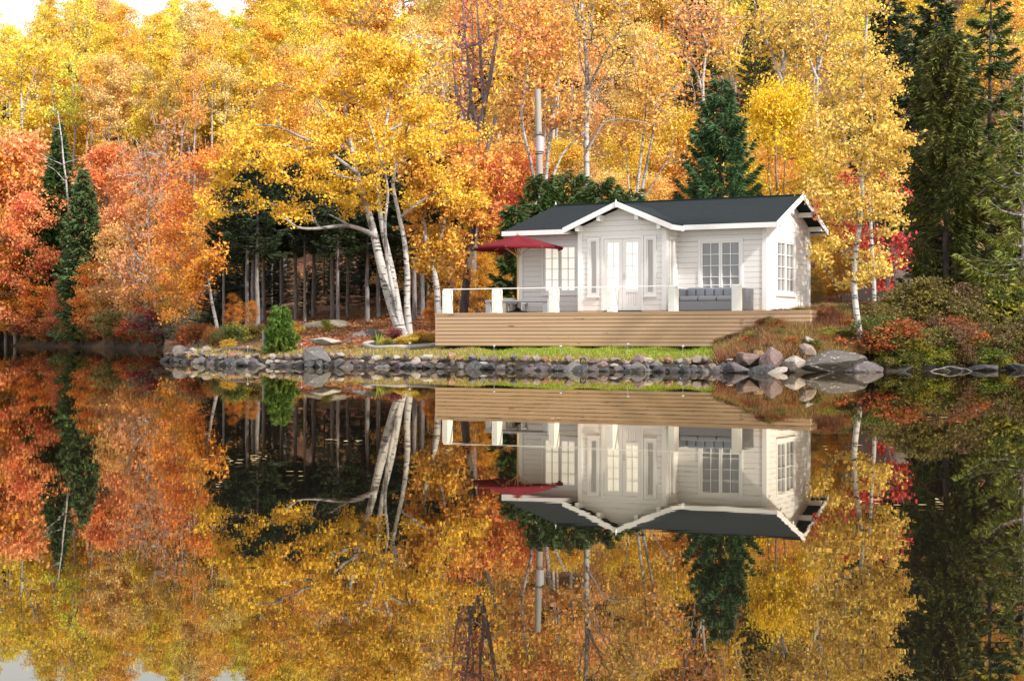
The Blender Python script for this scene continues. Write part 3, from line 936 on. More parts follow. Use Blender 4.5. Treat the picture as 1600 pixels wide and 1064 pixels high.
def spruce_meshes(r, H, R, z0, dens=1.0, droop=.25, needle=.26, wide=.06, gaps=.12, ex=.85, r0=None, whorl=.36, tip_up=.15):
    r0 = r0 or .011 * H + .02
    mb = MB()
    zz = np.linspace(-.4, H, 8)
    mb.tube(np.stack([r.normal(0, .02, 8), r.normal(0, .02, 8), zz], 1), np.linspace(r0, .012, 8), 8)
    A, B_, W = [], [], []
    z = z0
    while z < H - .1:
        t = (z - z0 * .6) / (H - z0 * .6)
        nb = 6 if t < .8 else 5
        a0 = r.uniform(0, 6.28)
        for k in range(nb):
            if r.uniform() < gaps: continue
            L = R * (1 - t) ** ex * r.uniform(.7, 1.12) + .10
            if z < z0 + .25 * (H - z0): L *= r.uniform(.6, 1.05)
            a = a0 + k * 6.283 / nb + r.normal(0, .22)
            el = (.55 * t - droop) + r.normal(0, .08)
            n = max(4, int(L / .22))
            s = np.linspace(0, 1, n)
            rr = L * s * math.cos(el); hz_ = z + r.normal(0, .06) + L * s * math.sin(el) - .10 * L * s * (1 - s) * 2 + tip_up * L * s ** 3
            pts = np.stack([rr * math.cos(a), rr * math.sin(a), hz_], 1)
            mb.tube(pts[:, :], np.linspace(.018 + .006 * L, .004, n), 3, cap=False)
            side = np.array([-math.sin(a), math.cos(a), 0]); fw = np.array([math.cos(a), math.sin(a), 0])
            m = max(5, int(L * 26 * dens))
            sv = r.uniform(.08, 1, m) ** .8
            base = np.stack([np.interp(sv, s, pts[:, i]) for i in range(3)], 1)
            sg = r.choice([-1, 1], m)[:, None]
            lat = (L * .36 * (1.05 - sv) + .09) * r.uniform(.15, 1, m)
            dirv = unit(side * sg * r.uniform(.3, 1, (m, 1)) + fw * r.uniform(.4, 1, (m, 1)) + np.array([0, 0, 1]) * r.normal(-.22, .22, (m, 1)))
            p = base + dirv * lat[:, None]
            ln = needle * r.uniform(.6, 1.3, (m, 1))
            A.append(p - dirv * ln * .4); B_.append(p + dirv * ln * .6 + np.array([0, 0, -.03])); W.append(wide * r.uniform(.7, 1.4, (m, 1)))
        z += whorl * r.uniform(.75, 1.2) * (1 - .35 * t)
    A = np.concatenate(A); B_ = np.concatenate(B_); W = np.concatenate(W)
    d = unit(B_ - A); n = unit(np.cross(d, r.normal(0, 1, d.shape) + np.array([0, 0, .5])))
    mid = A + (B_ - A) * .45
    V = np.stack([A, mid + n * W, B_, mid - n * W], 1).reshape(-1, 3)
    return mb.mesh('trunk', True), mesh_np('crown', V, [np.arange(len(V)).reshape(-1, 4)])

def proto_spruce(v, far):
    r = np.random.default_rng(300 + v)
    return spruce_meshes(r, 12.0, 2.3, .9 + .6 * (v % 2), 1.5 if far else 2.6, needle=.42 if far else .30, wide=.06 if far else .028)

def proto_hemlock(v, far):      # tall bare trunk, dark foliage high up
    r = np.random.default_rng(400 + v)
    return spruce_meshes(r, 13.0, 2.7, 5.6, 2.2, droop=.15, needle=.36, wide=.035, gaps=.2, ex=.6, r0=.17)

def proto_shrub(v, far):
    r = np.random.default_rng(500 + v)
    H = 1.5; tr = []
    for k in range(6):
        a = r.uniform(0, 6.28); q = r.uniform(.15, .75)
        tr.append(([(0.1 * math.cos(a), .1 * math.sin(a), -.15), (q * .5 * math.cos(a), q * .5 * math.sin(a), .45), (q * math.cos(a), q * math.sin(a), H * r.uniform(.6, .95))], .016, .006))
    bl = [((r.normal(0, .3), r.normal(0, .3), H * r.uniform(.25, .75)), (.5, .5, .42)) for _ in range(6)]
    T = blob_targets(r, bl, 110)
    T[:, 2] = np.maximum(T[:, 2], .08)
    pos, rad, tch, ch = grow(r, tr, T, step=.2, up=.1, wob=.1, rtip=.004)
    return wood_mesh('stem', pos, rad, tch + ch), crown_mesh(r, 'foliage', pos, ch, 26, .10, .085, aspect=.6)

def proto_twiggy(v, far):
    r = np.random.default_rng(600 + v)
    H = 6.0; z = np.linspace(-.3, H * .85, 7)
    tr = [(np.stack([r.normal(0, .12, 7), r.normal(0, .12, 7), z], 1), .07, .012)]
    cs = np.array([(r.normal(0, .8), r.normal(0, .8), H * r.uniform(.3, 1.05)) for _ in range(24)])
    T = clumped(r, cs, 9, .35)
    pos, rad, tch, ch = grow(r, tr, T, step=.35, up=.02, wob=.06, rtip=.010, zfree=.5)
    return wood_mesh('trunk', pos, rad, tch + ch), crown_mesh(r, 'crown', pos, ch, 5, .2, .15)

def proto_slim(v, far):            # tall slender birch, bare for two thirds, thin crown
    r = np.random.default_rng(700 + v)
    H = 13.0; z = np.linspace(-.4, H * .95, 10)
    tr = np.stack([np.cumsum(r.normal(0, .07, 10)), np.cumsum(r.normal(0, .07, 10)), z], 1); tr[0, :2] = tr[1, :2]
    trunks = [(tr, .15, .035)]
    for k in (5, 6, 7):
        b = tr[k]; a = r.uniform(0, 6.28); L = r.uniform(.7, 1.2)
        trunks.append(([b, b + (.5 * L * math.cos(a), .5 * L * math.sin(a), .9 * L), b + (1.0 * L * math.cos(a), 1.0 * L * math.sin(a), 2.3 * L)], .06, .02))
    cs = np.array([(tr[8][0] + r.normal(0, .9), tr[8][1] + r.normal(0, .9), H * r.uniform(.55, 1.02)) for _ in range(16)])
    T = clumped(r, cs, 6, .45)
    pos, rad, tch, ch = grow(r, trunks, T, step=.5, up=.05, wob=.07, rtip=.014, zfree=H * .5)
    return wood_mesh('trunk', pos, rad, tch + ch), crown_mesh(r, 'crown', pos, ch, 26, .3, .18)

KINDS = {'slim': (proto_slim, 4, 13.0, 'birch', 'leaf'), 'aspen': (proto_aspen, 5, 14.0, 'birch', 'leaf'), 'maple': (proto_maple, 4, 10.0, 'grey', 'leaf'),
         'spruce': (proto_spruce, 4, 12.0, 'dark', 'needle'), 'hemlock': (proto_hemlock, 4, 13.0, 'grey', 'needle'),
         'shrub': (proto_shrub, 4, 1.5, 'dark', 'leaf'), 'twiggy': (proto_twiggy, 2, 6.0, 'twig', 'leaf')}
PLANTS = []          # (root, kind, px, top row, Y, colour word)
prng = np.random.default_rng(77)

def plant(kind, px, Y, top=None, H=None, color=(.7, .4, .04), alpha=0., wx=1., label=None, cat='tree', group=None, name=None, var=None, bark=None, z=None):
    """one plant of a kind: an Empty at its foot with its trunk and crown as children"""
    fn, nv, H0, bk, lf = KINDS[kind]
    far = Y > 105
    v = int(prng.integers(nv)) if var is None else var
    key = (kind, v, far if kind in ('aspen', 'maple', 'spruce') else False)
    if key not in PROTO: PROTO[key] = fn(v, far)
    p = at(px, Y)
    if z is not None: p[2] = z
    if H is None: H = max(.4, CH + (HY - top) / F * Y - p[2])
    s = H / H0
    wx = wx * prng.uniform(.92, 1.08)
    o = empty(name or {'slim': 'birch_tree', 'aspen': 'birch_tree', 'maple': 'maple_tree', 'spruce': 'spruce_tree', 'hemlock': 'hemlock_tree', 'shrub': 'shrub', 'twiggy': 'bare_tree'}[kind],
              p, prng.uniform(0, 6.28), (s * wx, s * wx, s))
    c = np.array(color) * (1 + prng.normal(0, .06, 3))
    tn, cn = ('stem', 'foliage') if kind == 'shrub' else ('trunk', 'crown')
    link(tn, PROTO[key][0], o, M[bark or bk])
    link(cn, PROTO[key][1], o, M[lf], (*np.clip(c, 0, 1), alpha))
    if label: tag(o, label, cat, group)
    PLANTS.append((o, kind, px, HY - (p[2] + H - CH) / Y * F, Y))
    return o

GOLD = (.80, .56, .055); LEMON = (.82, .67, .075); AMBER = (.80, .48, .08); PEACH = (.82, .56, .18); ORANGE = (.78, .33, .05)
SALMON = (.78, .38, .13); RED = (.60, .12, .07); OLIVEY = (.62, .52, .07); RUST = (.28, .085, .025); OLIVE = (.13, .135, .025)
GREEN = (.050, .080, .018); DKGREEN = (.025, .044, .012); BLUEGR = (.048, .105, .034); CEDAR = (.075, .092, .016)
CNAME = {GOLD: 'golden', LEMON: 'lemon yellow', AMBER: 'amber', PEACH: 'peach coloured', ORANGE: 'orange', SALMON: 'salmon pink', RED: 'red', OLIVEY: 'greenish yellow'}

# ---------------------------------------------------------------- hill forest
AUTO = []
def where(px):
    for lim, t in ((0, 'at far left'), (110, 'above the left spruces'), (210, 'above the coral maple'), (310, 'above the twiggy trees'),
                   (420, 'left of the leaning birch'), (540, 'behind the left birch crown'), (660, 'behind the leaning birch top'), (780, 'behind the purple tree'),
                   (880, 'behind the utility pole'), (990, 'behind the tall birch'), (1100, 'behind the middle roof'), (1190, 'behind the blue green spruce'),
                   (1290, 'behind the right roof end'), (1420, 'behind the slim bank birch'), (1530, 'behind the olive cedar'), (1640, 'above the lichened spruce'), (9999, 'past the right bank')):
        if px < lim: return t

def forest_row(Y, px0, px1, gap, kinds, Hr, colors, jit=.35):
    px = px0
    while px < px1:
        x = px + prng.uniform(-jit, jit) * gap; y = Y * (1 + prng.uniform(-.04, .04))
        k = kinds[int(prng.choice(len(kinds), p=np.array([w for _, w in kinds]) / sum(w for _, w in kinds)))][0]
        cs = [c for c in colors if callable(c[0]) is False]
        col = cs[int(prng.choice(len(cs), p=np.array([w for _, w in cs]) / sum(w for _, w in cs)))][0]
        H = prng.uniform(*Hr)
        if k == 'spruce':
            c = (DKGREEN, GREEN)[int(prng.integers(2))]; cn = 'dark green'; H *= .85
        else: c = col; cn = CNAME[col]
        if k == 'maple': H *= .72
        if k == 'twiggy': H *= .9; cn = 'bare grey'
        o = plant(k, x, y, H=H, color=c, alpha=prng.uniform(.0, .4) if k != 'spruce' else .2, bark='grey' if (k == 'aspen' and prng.uniform() < .25) else None)
        AUTO.append((o, k, cn, x, Y, H))
        px += gap * prng.uniform(.85, 1.15)

# left hill
A_ = [('aspen', 8), ('maple', 1), ('spruce', .5), ('twiggy', 1.8)]
for Y, Hr, cols in ((158, (10, 14), ((AMBER, 3), (PEACH, 3), (ORANGE, .6), (GOLD, 4))), (176, (11, 14), ((AMBER, 2), (PEACH, 2), (GOLD, 5), (LEMON, 1))), (194, (11, 14), ((AMBER, 1), (GOLD, 5), (PEACH, 1), (LEMON, 3))),
                    (211, (11, 14), ((GOLD, 4), (LEMON, 6), (OLIVEY, 1))), (228, (11, 14), ((LEMON, 8), (GOLD, 2), (OLIVEY, 1.5))), (248, (10, 13), ((LEMON, 5), (OLIVEY, 2)))):
    forest_row(Y, -330, 470, 30 * 190 / Y, A_, Hr, cols)
# middle
for Y, Hr, cols in ((84, (8, 11), ((AMBER, 4), (ORANGE, .6), (PEACH, 4), (GOLD, 3))), (100, (10, 13), ((AMBER, 4), (PEACH, 2), (GOLD, 3))), (122, (11, 14), ((GOLD, 4), (AMBER, 4), (PEACH, 1))),
                    (146, (11, 14), ((GOLD, 4), (LEMON, 2), (AMBER, 2))), (172, (11, 14), ((GOLD, 3), (LEMON, 4), (OLIVEY, 1)))):
    forest_row(Y, 430, 1010, 56 * 90 / Y + 8, [('aspen', 7), ('maple', 2), ('spruce', .5), ('twiggy', 2.4)], Hr, cols)
# right
for Y, Hr, cols in ((80, (9, 12), ((GOLD, 4), (AMBER, 4), (PEACH, 1))), (96, (11, 14), ((GOLD, 3), (OLIVEY, 3), (AMBER, 3))), (116, (11, 14), ((OLIVEY, 2), (GOLD, 4), (LEMON, 1))), (142, (11, 14), ((GOLD, 4), (LEMON, 2), (OLIVEY, 2)))):
    forest_row(Y, 1020, 1960, 60 * 90 / Y + 9, [('aspen', 7), ('maple', 2), ('spruce', .8), ('twiggy', 1.8)], Hr, cols)

for px, Y, top in ((38, 160, 75), (85, 163, 78), (116, 160, 85), (146, 157, 90), (172, 158, 100), (224, 156, 105), (258, 150, 120), (285, 148, 95), (304, 146, 110), (330, 150, 60), (352, 140, 100), (200, 178, 60), (60, 185, 40), (130, 188, 30), (395, 150, 50), (440, 140, 60), (15, 170, 100), (-40, 165, 80), (-90, 165, 90),
                   (660, 92, 20), (690, 88, 40), (800, 84, 60), (870, 92, 10), (1045, 88, 40), (1150, 86, 10), (1180, 92, 30), (1320, 90, 0), (950, 84, 60), (640, 110, 10), (780, 100, 0), (1250, 82, 80)):
    c = (GOLD, LEMON, AMBER, PEACH)[int(prng.integers(4))]
    o = plant('slim', px, Y, top=top, color=c, alpha=.1, wx=.95)
    AUTO.append((o, 'slim', CNAME[c], px, Y, 10))

# ---------------------------------------------------------------- trees with a shape of their own, drawn from branch lines
def hero(name, label, Y, trunks, blobs, nt_, per, sig, size, color, alpha=.3, bark='birch', rtip=.010, depth=1.0, limbs=(), foot=None, cat='tree', step=.35, seed=1, dy=.5, aspect=.7, zfree=None, clump=0, group=None, below=.9):
    r = np.random.default_rng(seed)
    ft = at(*foot) if foot else P(*trunks[0][0][0], Y)
    o = empty(name, ft)
    tag(o, label, cat, group)
    def line(L, k):
        q = []
        off = r.uniform(-dy, dy)
        for i, (a, b) in enumerate(L):
            t = i / max(1, len(L) - 1)
            q.append(P(a, b, Y + off * t * 1.5))
        return np.array(q) - ft
    tl = [(line(L, k), r0, r1) for k, (L, r0, r1) in enumerate(trunks)]
    for t in tl: pass
    # push every trunk's foot a little into the soil
    tl = [(np.vstack([[q[0][0], q[0][1], min(q[0][2], 0) - .25], q]), a, b) if i == 0 or trunks[i][0][0][1] > 500 else (q, a, b) for i, (q, a, b) in enumerate(tl)]
    ll = [(line(L, 9 + k), r0, r1) for k, (L, r0, r1) in enumerate(limbs)]
    bl = []
    for (px, py, rx, ry) in blobs:
        bl.append((P(px, py, Y + r.uniform(-.5, .5) * depth) - ft, (rx / F * Y, depth * .5 * (rx + ry) / F * Y, ry / F * Y)))
    if clump:
        T = clumped(r, blob_targets(r, bl, nt_ // clump), clump, .16 + .003 * Y)
    else: T = blob_targets(r, bl, nt_)
    pos, rad, tch, ch = grow(r, tl + ll, T, step=step, up=.06, wob=.09, rtip=rtip, zfree=zfree, below=below)
    for k, c in enumerate(tch):
        nm = 'trunk' if k < len(tl) else 'limb'
        link(nm, wood_mesh(nm, pos, rad, [c]), o, M['limb' if nm == 'limb' and bark == 'birch' else bark])
    ntr = sum(len(c) for c in tch); comp = {}; groups = []
    for c in ch:                                   # every branch that leaves a trunk is a part of its own
        if c[0] < ntr: g = []; groups.append(g)
        else: g = comp[c[0]]
        g.append(c)
        for q in c[1:]: comp[q] = g
    groups.sort(key=len, reverse=True)
    for g in groups[:60]: link('branch', wood_mesh('branch', pos, rad, g), o, M['limb' if bark == 'birch' else bark])
    if per > 0: link('crown', crown_mesh(r, 'crown', pos, ch, per, sig, size, aspect=aspect), o, M['leaf'], (*color, alpha))
    return o

hero('birch_tree', 'large leaning white birch with several trunks and a broad golden crown left of the deck', 50,
     [([(636, 533), (622, 505), (606, 455), (592, 400), (581, 350), (569, 310), (556, 265), (548, 225), (541, 180), (535, 140)], .21, .03),
      ([(633, 530), (622, 480), (612, 420), (600, 370), (592, 320), (590, 270), (598, 225), (604, 190), (611, 150), (606, 110)], .135, .03),
      ([(641, 531), (636, 480), (637, 430), (632, 375), (622, 330), (613, 290), (620, 250), (633, 215), (645, 180)], .12, .03),
      ([(628, 520), (615, 460), (605, 410), (601, 350), (607, 300), (600, 260), (585, 220), (575, 185)], .09, .02)],
     [(560, 110, 120, 55), (480, 175, 105, 70), (415, 235, 85, 60), (370, 285, 60, 45), (450, 290, 90, 50), (340, 320, 45, 30), (620, 170, 100, 85), (690, 230, 60, 60), (720, 292, 40, 42), (560, 230, 110, 70), (520, 315, 50, 28), (400, 335, 60, 25), (600, 75, 70, 30), (660, 310, 40, 40), (590, 300, 60, 30)],
     640, 60, .13, .088, (.80, .51, .045), .10, rtip=.0095, depth=1.5, seed=5, dy=.9, step=.3,
     limbs=[([(590, 371), (570, 360), (545, 352), (515, 355), (490, 358), (465, 357), (447, 343)], .085, .03), ([(500, 357), (491, 345), (486, 328)], .045, .02), ([(545, 352), (530, 343), (512, 334)], .05, .02),
            ([(589, 292), (562, 281), (532, 276), (505, 264), (480, 262)], .055, .02), ([(560, 272), (530, 250), (500, 228), (470, 214), (430, 196), (400, 196)], .07, .02),
            ([(606, 205), (640, 190), (670, 205), (690, 222)], .05, .015), ([(625, 340), (650, 320), (680, 300), (705, 300)], .05, .015), ([(548, 230), (520, 190), (500, 165), (480, 130)], .05, .015)], zfree=1.6, clump=7)
hero('birch_tree', 'slender white birch with orange gold leaves behind the left end of the railing', 52,
     [([(688, 520), (684, 480), (683, 450), (676, 415), (666, 380), (660, 330), (664, 285), (668, 240)], .14, .03), ([(676, 415), (688, 375), (697, 335), (702, 290)], .07, .02)],
     [(700, 300, 45, 42), (665, 285, 32, 45), (735, 325, 28, 30), (655, 350, 20, 45), (690, 370, 35, 28), (725, 280, 35, 30), (665, 400, 20, 25)], 150, 62, .16, .12, (.76, .43, .07), .3, seed=6, depth=1.2, zfree=2)
hero('dark_tree', 'dark crooked trunk behind the red parasol', 54,
     [([(722, 520), (726, 470), (731, 420), (738, 375), (741, 330), (750, 280), (762, 230), (775, 180)], .17, .05), ([(741, 330), (728, 290), (716, 250), (713, 200)], .09, .03)],
     [(765, 330, 40, 35), (720, 400, 28, 40), (770, 260, 35, 45), (720, 230, 30, 50)], 90, 36, .18, .13, (.74, .38, .07), .5, bark='dark', seed=7)
hero('bare_tree', 'tall purple grey tree with bare upswept twigs behind the parasol', 58,
     [([(738, 500), (740, 400), (742, 300), (741, 260), (748, 210), (757, 165), (768, 110), (776, 60), (784, 0), (790, -60)], .20, .03),
      ([(757, 165), (752, 110), (748, 50), (744, -20)], .08, .02), ([(748, 210), (735, 150), (730, 80), (722, 10)], .08, .02), ([(713, 330), (714, 280), (722, 220), (735, 160), (740, 90), (738, 20)], .09, .02), ([(745, 240), (728, 190), (712, 140), (706, 70)], .06, .02)],
     [(745, 40, 45, 80), (740, 110, 40, 60), (715, 170, 30, 50)], 260, 3, .2, .13, (.50, .17, .10), .3, bark='grey', seed=8, rtip=.011)
hero('birch_tree', 'tall white birch with thick straight trunk rising behind the cottage gable', 58,
     [([(917, 490), (917, 400), (917, 300), (916, 200), (918, 120), (914, 60), (908, 0), (900, -80)], .155, .05)],
     [(930, 10, 85, 70), (975, 80, 50, 50), (900, -60, 60, 50)], 220, 9, .2, .13, (.72, .48, .11), .3, seed=9, rtip=.010, step=.4, zfree=6.5,
     limbs=[([(918, 142), (938, 100), (952, 72), (968, 50), (992, 12)], .055, .02), ([(918, 236), (935, 205), (943, 190), (965, 186), (1000, 190), (1020, 196)], .05, .015), ([(915, 55), (900, 20), (888, -30)], .06, .02),
            ([(918, 188), (932, 155), (945, 120), (965, 92)], .045, .015), ([(918, 128), (906, 95), (905, 60)], .04, .015), ([(917, 62), (926, 20), (935, -30)], .05, .02), ([(919, 155), (945, 128), (968, 117)], .04, .015)])
hero('birch_tree', 'thin white birch with three forked stems behind the middle of the roof', 60,
     [([(992, 480), (993, 380), (995, 305), (1003, 230), (1008, 190), (1012, 140)], .095, .03), ([(997, 330), (1012, 250), (1022, 200), (1026, 150)], .07, .025), ([(992, 340), (982, 290), (980, 245), (966, 220)], .05, .015), ([(1002, 320), (1028, 275), (1050, 238)], .045, .015)],
     [(1010, 130, 50, 55), (1030, 190, 40, 45), (975, 210, 25, 30), (1050, 240, 30, 30)], 150, 14, .2, .13, (.73, .44, .10), .3, seed=10)
hero('birch_tree', 'pale forked birch beside the utility pole with thin amber leaves', 57,
     [([(838, 480), (838, 380), (836, 290), (828, 245), (819, 212), (814, 180), (824, 110), (826, 80)], .10, .03), ([(850, 340), (853, 280), (858, 220), (868, 160), (874, 110), (880, 60)], .09, .025), ([(856, 320), (864, 275), (880, 238), (898, 220), (915, 205)], .075, .02)],
     [(825, 90, 45, 70), (875, 70, 35, 60), (800, 180, 30, 50), (890, 170, 30, 40), (815, 20, 50, 40)], 190, 26, .22, .13, (.74, .41, .10), .4, seed=11)
hero('birch_tree', 'white birch with spreading upper fork behind the blue green spruce', 72,
     [([(1100, 420), (1101, 300), (1100, 200), (1099, 160), (1098, 130), (1102, 90), (1112, 50), (1120, 0)], .15, .03), ([(1099, 150), (1090, 115), (1075, 90), (1068, 50)], .06, .02)],
     [(1095, 40, 60, 55), (1070, 20, 40, 50), (1125, 60, 30, 45)], 170, 9, .25, .15, (.73, .43, .14), .4, seed=12)
for px, lb, sd in ((1222, 'white birch with slim trunk above the bright golden maple', 13), (1278, "white birch with forked bare top above the roof's right end", 14)):
    hero('birch_tree', lb, 74, [([(px - 2, 420), (px, 260), (px - 2, 160), (px, 110), (px - 4, 60), (px - 10, 0), (px - 14, -60)], .13, .03), ([(px, 110), (px + 12, 60), (px + 22, 10), (px + 30, -40)], .08, .02), ([(px - 1, 125), (px - 18, 80), (px - 34, 40), (px - 44, 0)], .07, .02)],
         [(px, 20, 55, 60), (px + 30, 60, 40, 40), (px - 40, 60, 35, 40), (px + 5, 230, 30, 40)], 200, 12, .25, .15, (.72, .52, .12), .2, seed=sd)
hero('birch_tree', 'slim white birch with airy ochre leaves on the bank right of the cottage', 39,
     [([(1347, 558), (1343, 520), (1337, 480), (1334, 440), (1337, 390), (1345, 345), (1349, 312), (1345, 270), (1344, 200), (1349, 120), (1354, 40), (1357, -60)], .085, .025)],
     [(1345, 40, 60, 60), (1350, 130, 75, 55), (1320, 215, 80, 50), (1390, 230, 40, 55), (1290, 290, 45, 45), (1330, 320, 60, 40), (1385, 330, 40, 40), (1300, 390, 40, 35), (1365, 410, 45, 35), (1320, 440, 35, 18)],
     380, 44, .11, .075, (.68, .47, .09), .15, rtip=.006, depth=1.2, seed=15, step=.3, zfree=1.2)
hero('birch_tree', 'thin grey white birch just behind the slim birch on the bank', 43.5,
     [([(1366, 520), (1366, 440), (1362, 380), (1360, 330), (1356, 260), (1362, 190), (1370, 110)], .07, .015)],
     [(1365, 160, 40, 70), (1380, 280, 35, 50)], 90, 22, .13, .10, (.68, .47, .09), .2, rtip=.006, seed=16, zfree=3)
hero('maple_tree', 'scarlet young maple glowing behind the slim birch near the old shed', 44.5,
     [([(1390, 500), (1386, 450), (1378, 400), (1366, 350), (1352, 300)], .07, .015), ([(1386, 450), (1400, 400), (1412, 360)], .04, .01), ([(1378, 420), (1345, 370), (1310, 330)], .035, .01)],
     [(1285, 320, 28, 25), (1330, 290, 28, 22), (1385, 300, 38, 30), (1395, 400, 26, 30), (1350, 380, 30, 35), (1385, 445, 35, 20), (1330, 350, 30, 25), (1410, 375, 16, 22)], 150, 20, .12, .10, (.56, .060, .045), .0, bark='grey', rtip=.005, seed=17)
hero('birch_tree', 'small white leaning trunk with few golden leaves left of the green bushes', 58,
     [([(341, 520), (335, 490), (329, 462), (325, 435), (322, 400)], .075, .03)], [(318, 420, 28, 25), (335, 400, 20, 20), (300, 440, 22, 20)], 60, 28, .15, .12, (.66, .28, .03), .5, seed=18)
hero('dead_tree', 'bare crooked white birch stem standing in front of the left dark spruces', 136,
     [([(112, 480), (110, 400), (108, 330), (104, 290), (99, 250), (96, 215), (90, 175)], .16, .05), ([(100, 258), (80, 250), (62, 240)], .05, .02), ([(103, 285), (85, 265), (72, 258)], .05, .02), ([(100, 255), (118, 250), (128, 245)], .04, .02)],
     [(85, 180, 10, 25), (75, 250, 10, 8)], 20, 0, .2, .2, (.6, .4, .1), seed=19, rtip=.02)

# golden maple, blue green spruce, hemlocks behind the roof, conifers of the right bank
plant('maple', 1212, 60, top=125, color=(.86, .57, .03), alpha=.1, wx=.85, label='bright golden maple close behind the right half of the roof', group=None)
def conifer(name, px, Y, top, R, color, alpha, label, z0=.5, dens=1.6, seed=1, **kw):
    r = np.random.default_rng(seed); p = at(px, Y); H = CH + (HY - top) / F * Y - p[2]
    o = empty(name, p); tag(o, label, 'tree', kw.pop('group', None))
    bk = kw.pop('bark', 'dark')
    t, c = spruce_meshes(r, H, R, z0, dens, **kw)
    link('trunk', t, o, M[bk]); link('crown', c, o, M['needle'], (*color, alpha)); return o
conifer('spruce_tree', 1125, 56, 122, 2.05, BLUEGR, .1, 'dense blue green spruce cone rising behind the roof', z0=.6, dens=6, seed=31, gaps=.03, needle=.26, wide=.018, whorl=.25, ex=.7, tip_up=.3)
for i, (px, top, R, lb) in enumerate(((806, 318, .7, "dark green hemlock against the left end of the roof"), (845, 281, 1.15, 'dark green hemlock below the utility pole'), (893, 278, 1.4, 'dark green hemlock left of the tall birch trunk'), (938, 286, 1.2, 'dark green hemlock right of the tall birch trunk'), (985, 300, 1.0, 'low dark hemlock peeking over the middle of the roof'))):
    conifer('hemlock_tree', px, 50.5 + .8 * (i % 3), top, R * 1.05, (.04, .075, .014), .1, lb, z0=.3, dens=5, seed=40 + i, gaps=.08, needle=.28, wide=.018, whorl=.24, ex=.42, droop=.02)
conifer('cedar_tree', 1478, 47, 55, 1.95, CEDAR, .45, 'broad olive cedar with brown tinged sprays behind the right bank', z0=.2, dens=6, seed=51, gaps=.15, needle=.24, wide=.022, whorl=.30, ex=.5, droop=-.25, tip_up=.2)
conifer('spruce_tree', 1425, 52, 20, 1.5, DKGREEN, .4, 'dark spruce between the slim birch and the olive cedar', z0=.8, seed=52, wide=.03, needle=.32, dens=3)
conifer('spruce_tree', 1388, 60, -70, 2.1, DKGREEN, .2, 'tall dark spruce behind the top of the slim birch', z0=3, seed=53, wide=.03, needle=.32, dens=3, gaps=.2)
conifer('spruce_tree', 1462, 62, -60, 2.2, DKGREEN, .2, 'tall dark spruce topping the olive cedar', z0=3, seed=54, wide=.03, needle=.32, dens=3, gaps=.15)
conifer('spruce_tree', 1547, 54, -60, 2.0, GREEN, .2, 'ragged tall spruce with visible trunk right of the olive cedar', z0=3.2, seed=55, gaps=.3, wide=.028, needle=.32, dens=3.4, whorl=.5)
conifer('spruce_tree', 1598, 44, 110, 2.0, (.13, .15, .018), .1, 'lichen covered spruce with yellow green tips at the right bank', z0=.6, seed=56, gaps=.14, wide=.02, needle=.24, dens=3.4, whorl=.4, bark='twig', droop=.1)
conifer('spruce_tree', 1650, 50, -40, 2.4, DKGREEN, .2, 'dark spruce behind the lichen covered one', z0=1, seed=57, wide=.03, needle=.32, dens=3)
conifer('spruce_tree', 1720, 46, 20, 2.3, GREEN, .2, 'broad green spruce past the lichen covered one', z0=.6, seed=58, wide=.03, needle=.32, dens=3)
conifer('spruce_tree', 1525, 48, 250, 1.3, (.05, .07, .014), .5, 'low dark spruce between the cedar and the lichened one', z0=.2, seed=59, dens=4, wide=.024, droop=.1)
conifer('arborvitae', 438, 46.6, 480, .47, (.075, .135, .016), .3, 'small bright green arborvitae bush at the water edge lawn', z0=.02, dens=34, seed=60, gaps=.12, needle=.11, wide=.008, whorl=.075, ex=.8, droop=-.35, r0=.03)

# left shore
conifer('spruce_tree', 93, 144, 190, 3.5, (.065, .108, .034), .1, 'dark green spruce behind the crooked white stem', z0=1, seed=61, dens=2.2, needle=.46, wide=.06, gaps=.05)
conifer('spruce_tree', 130, 127.5, 262, 3.1, (.078, .125, .042), .3, 'greyer green spruce right of the crooked white stem', z0=1, seed=62, dens=2.2, needle=.46, wide=.06, gaps=.08)
conifer('spruce_tree', 78, 143, 262, 2.4, (.045, .09, .02), .1, 'shorter green spruce left of the crooked white stem', z0=1, seed=63, dens=2.2, needle=.46, wide=.06)
conifer('spruce_tree', 50, 165, 225, 1.0, GREEN, .0, 'thin small spruce spire among the pink maples', z0=1, seed=64, dens=1.1, needle=.36, wide=.10)
conifer('spruce_tree', 212, 170, 205, .9, GREEN, .0, 'tiny spruce spire above the red maples', z0=1, seed=65, dens=1.1, needle=.36, wide=.10)
conifer('spruce_tree', 12, 178, 150, 2.2, DKGREEN, .3, 'dark spruce at the far left of the hill', z0=1, seed=66, dens=1.0, needle=.42, wide=.12)
conifer('spruce_tree', 112, 178, 92, 1.8, DKGREEN, .3, 'dark spruce tip among the golden birches at left', z0=1, seed=67, dens=1.0, needle=.42, wide=.12)
conifer('spruce_tree', 532, 150, 26, 2.2, BLUEGR, .3, 'dark spruce tip above the crown of the leaning birch', z0=1, seed=68, dens=1.0, needle=.42, wide=.12)
conifer('spruce_tree', 775, 105, -10, 2.2, DKGREEN, .3, 'dark spruce high behind the bare purple tree', z0=1, seed=69, dens=1.2, needle=.36, wide=.09)
